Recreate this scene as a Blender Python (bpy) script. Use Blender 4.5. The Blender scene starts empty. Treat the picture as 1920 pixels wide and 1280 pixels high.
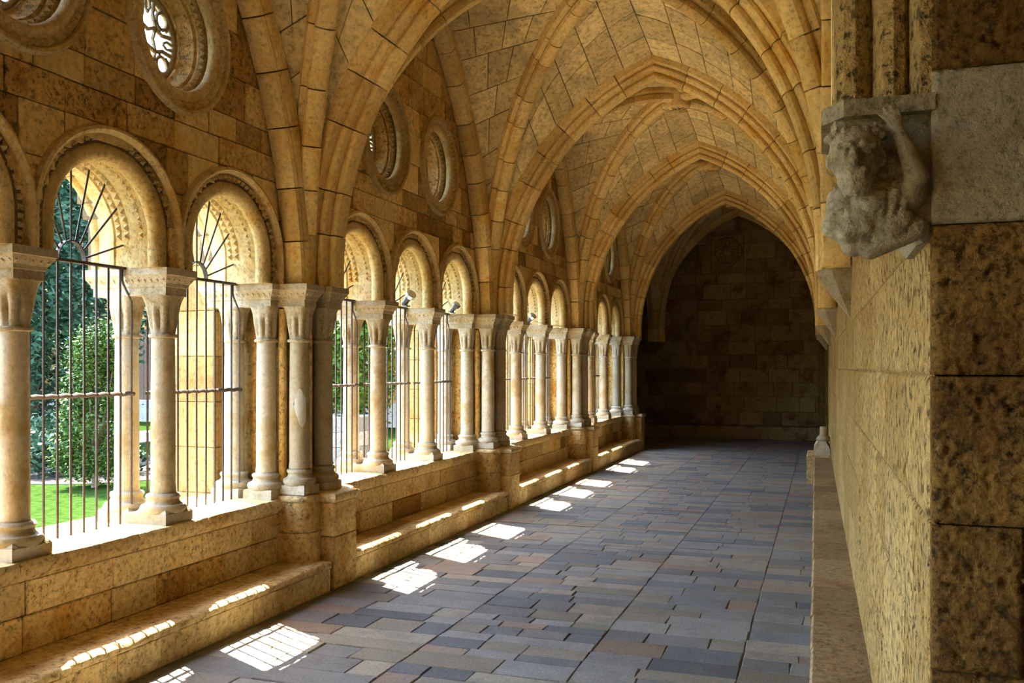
import bpy, bmesh, math, random
from mathutils import Vector, Matrix, noise as mnoise

# ------------------------------------------------------------------ camera, world, sun, exposure
scn = bpy.context.scene
C = scn.collection
F_PX, VPX, HOR = 1700.0, 1544.4, 688.0
YAW = math.atan((VPX - 960.0) / F_PX)
cam_d = bpy.data.cameras.new('camera')
cam_d.sensor_width = 36.0
cam_d.lens = F_PX / 1920.0 * 36.0
cam_d.shift_y = (HOR - 640.0) / 1920.0
cam_d.clip_start = 0.05
cam_d.clip_end = 300
cam = bpy.data.objects.new('camera', cam_d)
cam.location = (0, 0, 2.0)
cam.rotation_euler = (math.pi / 2, 0, YAW)
C.objects.link(cam)
scn.camera = cam

SUN_DIR = Vector((1.0, -0.5, -1.81)).normalized()      # the way the light travels
sun_d = bpy.data.lights.new('sun', 'SUN')
sun_d.energy = 12.0
sun_d.angle = 0.003
sun_d.color = (1.0, 0.93, 0.80)
sun = bpy.data.objects.new('sun', sun_d)
sun.rotation_euler = SUN_DIR.to_track_quat('-Z', 'Y').to_euler()
sun.location = (-20, 10, 30)
C.objects.link(sun)

world = bpy.data.worlds.new('sky')
scn.world = world
world.use_nodes = True
wn = world.node_tree
wn.nodes.clear()
wo = wn.nodes.new('ShaderNodeOutputWorld')
wb = wn.nodes.new('ShaderNodeBackground')
ws = wn.nodes.new('ShaderNodeTexSky')
ws.sky_type = 'NISHITA'
ws.sun_disc = False
ws.sun_elevation = math.asin(-SUN_DIR.z)
ws.sun_rotation = math.atan2(-SUN_DIR.x, -SUN_DIR.y)
ws.air_density = 1.0
ws.dust_density = 1.0
ws.ozone_density = 1.0
wb.inputs['Strength'].default_value = 0.9
wn.links.new(ws.outputs[0], wb.inputs[0])
wn.links.new(wb.outputs[0], wo.inputs[0])

scn.view_settings.view_transform = 'Standard'
scn.view_settings.look = 'None'
scn.view_settings.gamma = 1.0
scn.view_settings.use_curve_mapping = False
scn.view_settings.exposure = 2.42
scn.cycles.max_bounces = 12
scn.cycles.diffuse_bounces = 5

# ------------------------------------------------------------------ measures
BAY = 4.84
PY = [2.545 + BAY * k for k in range(5)]        # pier centres
YEND = 26.3
ZS = 2.735                                      # springing, top of the abaci
SILL = 0.832
XC, XO = -4.73, -5.07                           # inner and outer shafts
XW, XOUT = -4.60, -5.33                         # faces of the arcade wall
XG = -4.95                                      # iron grilles
COLP = 1.338
def xr(y):                                      # face of the solid wall opposite the arcade
    return 0.2576 - 0.0089 * y

# ------------------------------------------------------------------ materials
MAT = {}
def nd(nt, kind, **kw):
    n = nt.nodes.new(kind)
    for k, v in kw.items():
        setattr(n, k, v)
    return n
def stone(name, c1, c2, c3, scale=1.0, bump=0.5, pits=0.5, rough=0.9, vary=0.30, spk=0.35, fine=1.0, det=4):
    m = bpy.data.materials.new(name)
    m.use_nodes = True
    nt = m.node_tree
    nt.nodes.clear()
    L = nt.links.new
    out = nd(nt, 'ShaderNodeOutputMaterial')
    bs = nd(nt, 'ShaderNodeBsdfPrincipled')
    geo = nd(nt, 'ShaderNodeNewGeometry')
    oi = nd(nt, 'ShaderNodeObjectInfo')
    def noise(sc, det, ro):
        n = nd(nt, 'ShaderNodeTexNoise')
        n.inputs['Scale'].default_value = sc * scale
        n.inputs['Detail'].default_value = det
        n.inputs['Roughness'].default_value = ro
        L(geo.outputs['Position'], n.inputs['Vector'])
        return n
    def rng_(src, a, b, c=0.0, d=1.0):
        r = nd(nt, 'ShaderNodeMapRange')
        r.inputs[1].default_value = a; r.inputs[2].default_value = b; r.inputs[3].default_value = c; r.inputs[4].default_value = d
        L(src, r.inputs[0])
        return r.outputs[0]
    nA = noise(2.1, 3, 0.62)
    sep = nd(nt, 'ShaderNodeSeparateColor'); L(nA.outputs['Color'], sep.inputs[0])
    nB = noise(24.0 * fine, det, 0.75)
    # colour: two tones from piece to piece, stains over them
    add = nd(nt, 'ShaderNodeMath', operation='MULTIPLY_ADD')
    L(oi.outputs['Random'], add.inputs[0]); add.inputs[1].default_value = 0.40; L(sep.outputs[0], add.inputs[2])
    mx = nd(nt, 'ShaderNodeMix', data_type='RGBA')
    mx.inputs[6].default_value = (*c1, 1); mx.inputs[7].default_value = (*c2, 1)
    L(rng_(add.outputs[0], 0.48, 0.90), mx.inputs[0])
    mx2 = nd(nt, 'ShaderNodeMix', data_type='RGBA')
    L(rng_(sep.outputs[1], 0.52, 0.66), mx2.inputs[0]); L(mx.outputs[2], mx2.inputs[6]); mx2.inputs[7].default_value = (*c3, 1)
    # grain, pits, piece-to-piece value
    grain = rng_(nB.outputs['Fac'], 0.30, 0.70, 1.0 - spk, 1.0 + spk * 0.55)
    pit = rng_(nB.outputs['Fac'], 0.35, 0.44)
    msk = rng_(sep.outputs[2], 0.40, 0.62, 0.15, 1.0)
    pm = nd(nt, 'ShaderNodeMix', data_type='FLOAT'); L(msk, pm.inputs[0]); pm.inputs[2].default_value = 1.0; L(pit, pm.inputs[3])
    pv = rng_(pm.outputs[0], 0.0, 1.0, 1.0 - 0.62 * pits, 1.0)
    rv = rng_(oi.outputs['Random'], 0.0, 1.0, 1.0 - vary, 1.0 + vary * 0.6)
    mu = nd(nt, 'ShaderNodeMath', operation='MULTIPLY'); L(grain, mu.inputs[0]); L(rv, mu.inputs[1])
    mu2 = nd(nt, 'ShaderNodeMath', operation='MULTIPLY'); L(mu.outputs[0], mu2.inputs[0]); L(pv, mu2.inputs[1])
    vm = nd(nt, 'ShaderNodeVectorMath', operation='SCALE')
    L(mx2.outputs[2], vm.inputs[0]); L(mu2.outputs[0], vm.inputs['Scale'])
    L(vm.outputs[0], bs.inputs['Base Color'])
    bs.inputs['Roughness'].default_value = rough
    bs.inputs['Specular IOR Level'].default_value = 0.25
    # relief
    nBh = nd(nt, 'ShaderNodeMath', operation='MULTIPLY_ADD'); L(pit, nBh.inputs[0]); nBh.inputs[1].default_value = 0.45 * pits; L(nB.outputs['Fac'], nBh.inputs[2])
    bp = nd(nt, 'ShaderNodeBump'); bp.inputs['Strength'].default_value = min(1.0, bump); bp.inputs['Distance'].default_value = 0.02 * max(1.0, bump)
    L(nBh.outputs[0], bp.inputs['Height']); L(bp.outputs[0], bs.inputs['Normal'])
    L(bs.outputs[0], out.inputs[0])
    MAT[name] = m
    return m
def plain(name, col, rough=0.6, metal=0.0, noise=0.0, sc=20.0):
    m = bpy.data.materials.new(name)
    m.use_nodes = True
    nt = m.node_tree
    bs = nt.nodes['Principled BSDF']
    bs.inputs['Base Color'].default_value = (*col, 1)
    bs.inputs['Roughness'].default_value = rough
    bs.inputs['Metallic'].default_value = metal
    if name == 'lawn': bs.inputs['Specular IOR Level'].default_value = 0.0
    if noise:
        n = nd(nt, 'ShaderNodeTexNoise'); n.inputs['Scale'].default_value = sc; n.inputs['Detail'].default_value = 5
        g = nd(nt, 'ShaderNodeNewGeometry'); nt.links.new(g.outputs['Position'], n.inputs['Vector'])
        r = nd(nt, 'ShaderNodeMapRange'); r.inputs[1].default_value = 0.3; r.inputs[2].default_value = 0.7
        r.inputs[3].default_value = 1 - noise; r.inputs[4].default_value = 1 + noise
        nt.links.new(n.outputs['Fac'], r.inputs[0])
        v = nd(nt, 'ShaderNodeVectorMath', operation='SCALE'); v.inputs[0].default_value = col
        nt.links.new(r.outputs[0], v.inputs['Scale']); nt.links.new(v.outputs[0], bs.inputs['Base Color'])
    MAT[name] = m
    return m
def leafmat(name, a, b):
    m = bpy.data.materials.new(name)
    m.use_nodes = True
    nt = m.node_tree
    bs = nt.nodes['Principled BSDF']
    g = nd(nt, 'ShaderNodeNewGeometry')
    mx = nd(nt, 'ShaderNodeMix', data_type='RGBA'); mx.inputs[6].default_value = (*a, 1); mx.inputs[7].default_value = (*b, 1)
    nt.links.new(g.outputs['Random Per Island'], mx.inputs[0])
    nt.links.new(mx.outputs[2], bs.inputs['Base Color'])
    bs.inputs['Specular IOR Level'].default_value = 0.12
    bs.inputs['Roughness'].default_value = 0.6
    MAT[name] = m
    return m

stone('ochre', (0.61, 0.375, 0.105), (0.73, 0.51, 0.205), (0.54, 0.285, 0.058), bump=0.8, pits=0.75, vary=0.30, spk=0.42)
stone('ochre_dark', (0.44, 0.235, 0.055), (0.54, 0.33, 0.10), (0.36, 0.18, 0.04), bump=1.2, pits=1.0, vary=0.25, spk=0.5)
stone('rib', (0.72, 0.495, 0.175), (0.765, 0.575, 0.255), (0.68, 0.42, 0.11), bump=0.45, pits=0.5, vary=0.20, spk=0.26)
stone('web', (0.623, 0.477, 0.226), (0.774, 0.609, 0.304), (0.509, 0.408, 0.216), bump=0.6, pits=0.5, vary=0.13, spk=0.34, fine=0.7)
stone('mortar', (0.20, 0.125, 0.055), (0.26, 0.17, 0.08), (0.16, 0.10, 0.045), bump=0.4, pits=0.2)
stone('cream', (0.395, 0.323, 0.197), (0.449, 0.386, 0.273), (0.336, 0.244, 0.109), scale=1.3, bump=0.25, pits=0.22, vary=0.14, spk=0.20)
stone('plaster', (0.492, 0.467, 0.4), (0.541, 0.517, 0.448), (0.451, 0.418, 0.344), bump=0.2, pits=0.1, vary=0.05, spk=0.12)
stone('carved', (0.403, 0.319, 0.185), (0.454, 0.382, 0.26), (0.336, 0.239, 0.105), scale=1.5, bump=0.5, pits=0.35, vary=0.12, spk=0.28)
stone('archstone', (0.558, 0.395, 0.153), (0.605, 0.465, 0.228), (0.502, 0.312, 0.088), scale=1.2, bump=0.55, pits=0.55, vary=0.16, spk=0.32)
stone('bench', (0.61, 0.41, 0.155), (0.69, 0.51, 0.235), (0.50, 0.305, 0.10), scale=1.0, bump=0.8, pits=0.75, vary=0.22, spk=0.40)
stone('rough', (0.313, 0.147, 0.021), (0.383, 0.2, 0.037), (0.261, 0.121, 0.018), scale=1.3, bump=2.6, pits=1.0, vary=0.12, spk=0.65, fine=1.2, det=6)
stone('smooth_wall', (0.406, 0.239, 0.06), (0.467, 0.305, 0.103), (0.398, 0.259, 0.091), scale=1.5, bump=1.3, pits=1.0, vary=0.10, spk=0.60, fine=0.7, det=5)
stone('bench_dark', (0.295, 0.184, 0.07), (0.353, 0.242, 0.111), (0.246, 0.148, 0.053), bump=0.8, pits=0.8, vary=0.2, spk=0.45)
stone('rib_rough', (0.425, 0.268, 0.081), (0.476, 0.327, 0.123), (0.357, 0.212, 0.06), scale=1.4, bump=1.4, pits=1.0, vary=0.12, spk=0.5)
stone('corbel', (0.292, 0.232, 0.125), (0.344, 0.288, 0.176), (0.224, 0.172, 0.086), scale=2.2, bump=0.6, pits=0.4, vary=0.08, spk=0.34)
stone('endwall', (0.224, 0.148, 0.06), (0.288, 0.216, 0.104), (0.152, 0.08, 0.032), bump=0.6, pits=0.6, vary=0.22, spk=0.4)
stone('gold', (0.368, 0.232, 0.068), (0.416, 0.288, 0.104), (0.352, 0.18, 0.048), bump=0.5, pits=0.5, vary=0.2)
stone('wellstone', (0.40, 0.40, 0.38), (0.50, 0.50, 0.47), (0.33, 0.33, 0.31), bump=0.5, pits=0.3)
stone('slab_grey', (0.171, 0.161, 0.138), (0.223, 0.212, 0.181), (0.187, 0.178, 0.154), scale=2.0, bump=0.45, pits=0.4, rough=0.85, vary=0.22, spk=0.28)
stone('slab_blue', (0.113, 0.115, 0.111), (0.155, 0.157, 0.149), (0.134, 0.133, 0.124), scale=2.0, bump=0.45, pits=0.4, rough=0.85, vary=0.20, spk=0.28)
stone('slab_pink', (0.219, 0.148, 0.095), (0.254, 0.187, 0.127), (0.207, 0.168, 0.127), scale=2.0, bump=0.45, pits=0.4, rough=0.85, vary=0.20, spk=0.28)
stone('slab_buff', (0.214, 0.181, 0.122), (0.259, 0.227, 0.161), (0.199, 0.177, 0.134), scale=2.0, bump=0.45, pits=0.4, rough=0.85, vary=0.22, spk=0.28)
stone('floor_joint', (0.136, 0.124, 0.104), (0.168, 0.152, 0.128), (0.12, 0.108, 0.092), bump=0.4, pits=0.2)
stone('gravel', (0.35, 0.315, 0.266), (0.406, 0.371, 0.315), (0.322, 0.287, 0.238), scale=3, bump=0.5, pits=0.2)
stone('soil', (0.04, 0.03, 0.022), (0.06, 0.045, 0.035), (0.035, 0.028, 0.02), scale=3, bump=0.8, pits=0.3)
plain('iron', (0.06, 0.040, 0.030), 0.7, 0.35, 0.35, 40)
plain('lamp_silver', (0.62, 0.63, 0.65), 0.28, 0.85)
plain('lamp_black', (0.035, 0.035, 0.04), 0.45, 0.1)
plain('lens', (0.75, 0.78, 0.80), 0.08, 0.0)
plain('cable', (0.62, 0.57, 0.48), 0.6)
plain('wood', (0.10, 0.055, 0.03), 0.6, 0.0, 0.3, 12)
plain('bark', (0.11, 0.08, 0.055), 0.9, 0.0, 0.4, 15)
plain('lawn', (0.016, 0.033, 0.006), 0.9, 0.0, 0.40, 9)
leafmat('leaf_cypress', (0.012, 0.038, 0.018), (0.036, 0.085, 0.040))
leafmat('leaf_shrub', (0.018, 0.050, 0.008), (0.068, 0.115, 0.018))
leafmat('leaf_low', (0.020, 0.050, 0.026), (0.045, 0.085, 0.042))
leafmat('leaf_tree', (0.026, 0.070, 0.009), (0.072, 0.140, 0.015))

# ------------------------------------------------------------------ builders
class MB:
    def __init__(self):
        self.v = []; self.f = []
    def add(self, vs, fs):
        o = len(self.v)
        self.v.extend([tuple(p) for p in vs])
        self.f.extend([tuple(i + o for i in f) for f in fs])
    def box(self, x0, x1, y0, y1, z0, z1, b=0.0):
        if b <= 0:
            vs = [(x, y, z) for x in (x0, x1) for y in (y0, y1) for z in (z0, z1)]
            self.add(vs, [(0, 1, 3, 2), (4, 6, 7, 5), (0, 4, 5, 1), (2, 3, 7, 6), (0, 2, 6, 4), (1, 5, 7, 3)])
        else:                                    # chamfered box
            bm = bmesh.new()
            bmesh.ops.create_cube(bm, size=1.0)
            for w in bm.verts:
                w.co = Vector(((x0 + x1) / 2 + w.co.x * (x1 - x0), (y0 + y1) / 2 + w.co.y * (y1 - y0), (z0 + z1) / 2 + w.co.z * (z1 - z0)))
            bmesh.ops.bevel(bm, geom=bm.edges[:], offset=b, segments=1, affect='EDGES')
            bm.verts.index_update()
            self.add([w.co[:] for w in bm.verts], [[w.index for w in f.verts] for f in bm.faces])
            bm.free()
    def rings(self, rs, caps=True, closed=True, loop=False):
        n = len(rs[0]); o = len(self.v)
        for r in rs:
            self.v.extend([tuple(p) for p in r])
        m = len(rs)
        for i in range(m if loop else m - 1):
            a = o + i * n; b = o + ((i + 1) % m) * n
            for j in range(n if closed else n - 1):
                k = (j + 1) % n
                self.f.append((a + j, a + k, b + k, b + j))
        if caps and closed and not loop:
            self.f.append(tuple(o + j for j in range(n))[::-1])
            self.f.append(tuple(o + (m - 1) * n + j for j in range(n)))
    def lathe(self, prof, c=(0, 0, 0), seg=20, axis='Z', caps=True, loop=False):
        rs = []
        for r, h in prof:
            ring = []
            for j in range(seg):
                a = 2 * math.pi * j / seg
                p = (r * math.cos(a), r * math.sin(a), h) if axis == 'Z' else (h, r * math.cos(a), r * math.sin(a))
                ring.append((p[0] + c[0], p[1] + c[1], p[2] + c[2]))
            rs.append(ring)
        self.rings(rs, caps=caps, loop=loop)
    def tube(self, pts, r, seg=6):
        pts = [Vector(p) for p in pts]
        rs = []
        up = None
        for i, p in enumerate(pts):
            t = (pts[min(i + 1, len(pts) - 1)] - pts[max(i - 1, 0)]).normalized()
            if up is None:
                up = Vector((0, 0, 1)) if abs(t.z) < 0.9 else Vector((1, 0, 0))
            a = t.cross(up).normalized(); b = a.cross(t).normalized(); up = b
            rr = r[i] if isinstance(r, (list, tuple)) else r
            rs.append([p + a * (rr * math.cos(2 * math.pi * j / seg)) + b * (rr * math.sin(2 * math.pi * j / seg)) for j in range(seg)])
        self.rings(rs)
    def mesh(self, name, smooth=None, recalc=True):
        me = bpy.data.meshes.new(name)
        me.from_pydata(self.v, [], self.f)
        if recalc:
            bm = bmesh.new(); bm.from_mesh(me)
            bmesh.ops.recalc_face_normals(bm, faces=bm.faces[:])
            bm.to_mesh(me); bm.free()
        if smooth:
            me.polygons.foreach_set('use_smooth', [True] * len(me.polygons))
            me.set_sharp_from_angle(angle=math.radians(smooth))
        return me
    def build(self, name, mat, parent=None, smooth=None, recalc=True, kind=None):
        me = self.mesh(name, smooth, recalc)
        me.materials.append(MAT[mat])
        o = bpy.data.objects.new(name, me)
        C.objects.link(o)
        if parent is not None:
            o.parent = parent
        if kind:
            o['kind'] = kind
        return o
def mesh_obj(name, me, parent=None, loc=None):
    o = bpy.data.objects.new(name, me)
    C.objects.link(o)
    if parent is not None:
        o.parent = parent
    if loc is not None:
        o.location = loc
    return o
def tag(o, label, cat, group=None, kind=None):
    o['label'] = label; o['category'] = cat
    if group: o['group'] = group
    if kind: o['kind'] = kind
    return o
def thing(name, label, cat, loc=(0, 0, 0), group=None, kind=None):
    o = bpy.data.objects.new(name, None)
    o.empty_display_size = 0.1
    o.location = loc
    C.objects.link(o)
    return tag(o, label, cat, group, kind)
def copy_tree(o, parent=None):
    c = o.copy(); C.objects.link(c)
    if parent is not None:
        c.parent = parent
    for ch in list(o.children):
        copy_tree(ch, c)
    return c
def extrude_y(prof, y0, y1, n=1, jit=0.0, rng=None, jset=()):
    """closed (x, z) profile pulled along y; points in jset wander a little, so edges look worn"""
    m = MB()
    rs = []
    for i in range(n + 1):
        y = y0 + (y1 - y0) * i / n
        rs.append([(x + (rng.uniform(-jit, jit) if j in jset else 0), y, z + (rng.uniform(-jit, jit) * 0.6 if j in jset else 0)) for j, (x, z) in enumerate(prof)])
    m.rings(rs)
    return m

# ------------------------------------------------------------------ half arches
class Half:
    """one half of an arch in a vertical plane: path (x, z) from the springing to the crown"""
    def __init__(self, org, d, hs, path):
        self.o = Vector((org[0], org[1], 0)); self.d = Vector((d[0], d[1], 0)).normalized()
        self.l = Vector((-self.d.y, self.d.x, 0)); self.hs = hs
        self.p = path
        self.s = [0.0]
        for a, b in zip(path, path[1:]):
            self.s.append(self.s[-1] + math.hypot(b[0] - a[0], b[1] - a[1]))
        self.len = self.s[-1]
    def frame(self, t):
        s = t * self.len
        lo, hi = 0, len(self.s) - 2
        while lo < hi:
            m = (lo + hi + 1) // 2
            if self.s[m] <= s: lo = m
            else: hi = m - 1
        a, b = self.p[lo], self.p[lo + 1]
        k = (s - self.s[lo]) / max(1e-9, self.s[lo + 1] - self.s[lo])
        L = math.hypot(b[0] - a[0], b[1] - a[1])
        return (a[0] + (b[0] - a[0]) * k, a[1] + (b[1] - a[1]) * k), ((b[0] - a[0]) / L, (b[1] - a[1]) / L)
    def pt(self, t, n=0.0, w=0.0, mitre=True):
        (x, z), (tx, tz) = self.frame(t)
        X, Z = x - tz * n, z + tx * n
        if mitre and t > 0.9999 and tx > 1e-3:
            k = (self.hs - X) / tx
            X += tx * k; Z += tz * k
        return self.o + self.d * X + self.l * w + Vector((0, 0, Z))
class Pointed(Half):
    def __init__(self, org, d, hs, R, zapex, z0):
        super().__init__(org, d, hs, pointed_path(hs, R, zapex, z0))
        self.R, self.cz, self.z0 = R, zapex - R * math.sin(math.acos((R - hs) / R)), z0
    def offset(self, n, w):
        R2, h2 = self.R + n, self.hs + n
        o = self.o - self.d * n + self.l * w
        return Pointed((o.x, o.y), (self.d.x, self.d.y), h2, R2, self.cz + math.sqrt(R2 * R2 - (R2 - h2) ** 2), self.z0)
def pointed_path(hs, R, zapex, z0, n=90):
    ph = math.acos((R - hs) / R)
    cz = zapex - R * math.sin(ph)
    pts = []
    if cz > z0 + 1e-3:
        pts.append((0.0, z0)); p0 = 0.0
    else:
        p0 = math.asin(min(1, (z0 - cz) / R))
    x0 = R - R * math.cos(p0)
    for i in range(n + 1):
        a = p0 + (ph - p0) * i / n
        pts.append((R - R * math.cos(a), cz + R * math.sin(a)))
    return pts
def ellipse_path(a, zc, z0, n=90, pw=1.0):
    return [(a * (1 - math.cos(math.pi / 2 * i / n)), z0 + (zc - z0) * math.sin(math.pi / 2 * i / n)) for i in range(n + 1)]
def mirror_prof(h):
    return [(w, n) for w, n in h] + [(-w, n) for w, n in reversed(h) if abs(w) > 1e-6]
P_TRANS = mirror_prof([(w_, n_ * 0.72) for w_, n_ in ((0, 0.0), (0.05, 0.006), (0.085, 0.032), (0.097, 0.07), (0.086, 0.108), (0.07, 0.128), (0.115, 0.138), (0.15, 0.155), (0.168, 0.19), (0.158, 0.225), (0.142, 0.24), (0.20, 0.252), (0.245, 0.262), (0.25, 0.30), (0.25, 0.45))])
P_DIAG = mirror_prof([(0, 0.0), (0.045, 0.006), (0.078, 0.03), (0.088, 0.066), (0.078, 0.10), (0.062, 0.115), (0.10, 0.125), (0.122, 0.145), (0.125, 0.17), (0.125, 0.28)])
P_FORM = mirror_prof([(0, 0.0), (0.05, 0.004), (0.092, 0.022), (0.105, 0.055), (0.095, 0.085), (0.11, 0.10), (0.11, 0.22)])
def voussoirs(half, prof, parent, rng, step=0.45, mat='rib', gap=0.006, name='voussoir', tmax=1.0):
    n = max(3, round(half.len * tmax / step))
    cuts = [0.0] + [(i + rng.uniform(-0.18, 0.18)) / n * tmax for i in range(1, n)] + [tmax]
    for a, b in zip(cuts, cuts[1:]):
        g = gap / half.len
        a2 = a + (g if a > 0 else 0); b2 = b - (g if b < 0.9999 else 0)
        jn = rng.uniform(-0.004, 0.004); jw = rng.uniform(-0.004, 0.004)
        m = MB()
        m.rings([[half.pt(a2 + (b2 - a2) * i / 4, nn + jn, w + jw) for w, nn in prof] for i in range(5)])
        m.build(name, mat, parent, smooth=30)

# ------------------------------------------------------------------ THE SETTING: floor
rng = random.Random(7)
floor = MB(); floor.box(-9.5, 2.2, -3.0, YEND + 0.6, -0.3, -0.012)
floor = floor.build('floor', 'floor_joint')
tag(floor, 'paved gallery floor of worn grey stone slabs', 'floor', kind='structure')
bands = [(-4.62, -4.16), (-4.16, -2.72), (-2.72, -1.55), (-2.72, -1.55), (-1.55, -0.53), (-0.53, 0.30)]
bands.pop(2)
slabs = []
for bi, (xa, xb) in enumerate(bands):
    y = 1.0 + rng.uniform(0, 0.3)
    while y < YEND:
        h = rng.uniform(0.17, 0.31) if bi else rng.uniform(0.4, 0.6)
        x = xa
        small = bi == 2 and rng.random() < .7
        if small: h *= .8
        while x < xb - 0.02:
            w = rng.uniform(0.24, 0.44) if small else rng.uniform(0.30, 0.68)
            if xb - x - w < 0.22: w = xb - x
            slabs.append((x, x + w, y, min(y + h, YEND)))
            x += w
        y += h
def slab_mat(r):
    k = r.random()
    return 'slab_grey' if k < 0.44 else 'slab_buff' if k < 0.72 else 'slab_blue' if k < 0.89 else 'slab_pink'
slabs.sort(key=lambda s: s[2])
vis = [s for s in slabs if s[2] > 3.2 and s[0] > -4.3]
near_s, far_s = vis[:290], vis[290:] 
rest = [s for s in slabs if s not in set(near_s)]
for (x0, x1, y0, y1) in near_s:
    g = 0.002
    z = rng.uniform(-0.004, 0.002)
    m = MB()
    j = lambda: rng.uniform(-0.007, 0.007)
    b = 0.006
    tp = [(x0 + g + j(), y0 + g + j()), (x1 - g + j(), y0 + g + j()), (x1 - g + j(), y1 - g + j()), (x0 + g + j(), y1 - g + j())]
    cx, cy = (x0 + x1) / 2, (y0 + y1) / 2
    ins = lambda p, d: (p[0] + (d if p[0] < cx else -d), p[1] + (d if p[1] < cy else -d))
    tl = [rng.uniform(-0.002, 0.002) for _ in range(4)]
    m.rings([[(p[0], p[1], -0.04) for p in tp], [(p[0], p[1], z - b + t) for p, t in zip(tp, tl)], [(*ins(p, b), z + t) for p, t in zip(tp, tl)]])
    m.build('paving_slab', slab_mat(rng), floor)
for key in ('slab_grey', 'slab_buff', 'slab_blue', 'slab_pink'):
    MAT[key + '_far'] = MAT[key]
groups = {}
for s in rest:
    groups.setdefault(slab_mat(rng), []).append(s)
fm = bpy.data.meshes.new('far_paving')
m = MB(); mi = []
for k, (key, lst) in enumerate(groups.items()):
    for (x0, x1, y0, y1) in lst:
        n0 = len(m.f)
        m.box(x0 + 0.004, x1 - 0.004, y0 + 0.004, y1 - 0.004, -0.04, rng.uniform(-0.004, 0.002))
        mi += [k] * (len(m.f) - n0)
o = m.build('far_paving', list(groups)[0], floor, kind='stuff')
for key in list(groups)[1:]:
    o.data.materials.append(MAT[key])
o.data.polygons.foreach_set('material_index', mi)

# ------------------------------------------------------------------ parapet and bench under the arcade
wall_l = MB()
wall_l.box(XOUT, -4.60, -2.4, PY[4] + 0.1, -0.2, 0.70)
wall_l = wall_l.build('wall_left', 'mortar')
tag(wall_l, 'low ochre parapet wall under the arcade with a worn sill', 'wall', kind='structure')
P_SILL = [(-5.40, 0.705), (-4.578, 0.705), (-4.566, 0.725), (-4.545, 0.742), (-4.540, 0.77), (-4.540, 0.80), (-4.556, SILL - 0.004), (-4.62, SILL), (-5.40, SILL)]
y = -2.4
while y < PY[4]:
    L = rng.uniform(0.75, 1.25)
    y2 = min(y + L, PY[4] + 0.1)
    extrude_y(P_SILL, y + 0.002, y2 - 0.002, max(3, int(L / 0.07)), 0.006, rng, (3, 4, 5, 6)).build('sill_slab', 'bench', wall_l, smooth=40)
    y = y2
for zi, (z0, z1) in enumerate(((0.262, 0.49), (0.49, 0.705))):
    y = 1.6 + 0.2 * zi
    while y < PY[4]:
        L = rng.uniform(0.32, 0.95)
        m = MB(); d = rng.uniform(-0.006, 0.006)
        m.box(-4.70, -4.584 + d, y + 0.003, y + L - 0.003, z0 + 0.003, z1 - 0.003, 0.007)
        m.build('stone_block', rng.choices(('bench', 'ochre', 'ochre_dark'), (.62, .23, .15))[0], wall_l)
        y += L
ORD = ['first', 'second', 'third', 'fourth', 'fifth']
P_BENCH = [(-4.60, -0.02), (-4.186, -0.02), (-4.184, 0.192), (-4.194, 0.196), (-4.172, 0.204), (-4.166, 0.222), (-4.170, 0.245), (-4.190, 0.262), (-4.26, 0.264), (-4.60, 0.262)]
for k in range(4):
    y0, y1 = PY[k] + 0.235, PY[k + 1] - 0.235
    t = thing('stone_bench', 'low stone bench along the parapet in the %s bay, sunlit along its edge' % ORD[k], 'bench', (0, 0, 0), 'benches under the arcade')
    y = y0
    while y < y1 - 0.01:
        L = rng.uniform(0.34, 0.62)
        if y1 - y - L < 0.25: L = y1 - y
        dx = rng.uniform(-0.006, 0.006)
        prof = [(x + dx, z) for x, z in P_BENCH]
        extrude_y(prof, y + 0.002, y + L - 0.002, max(4, int(L / 0.05)), 0.006, rng, (3, 4, 5, 6, 7)).build('bench_block', 'bench', t, smooth=45)
        y += L

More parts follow.
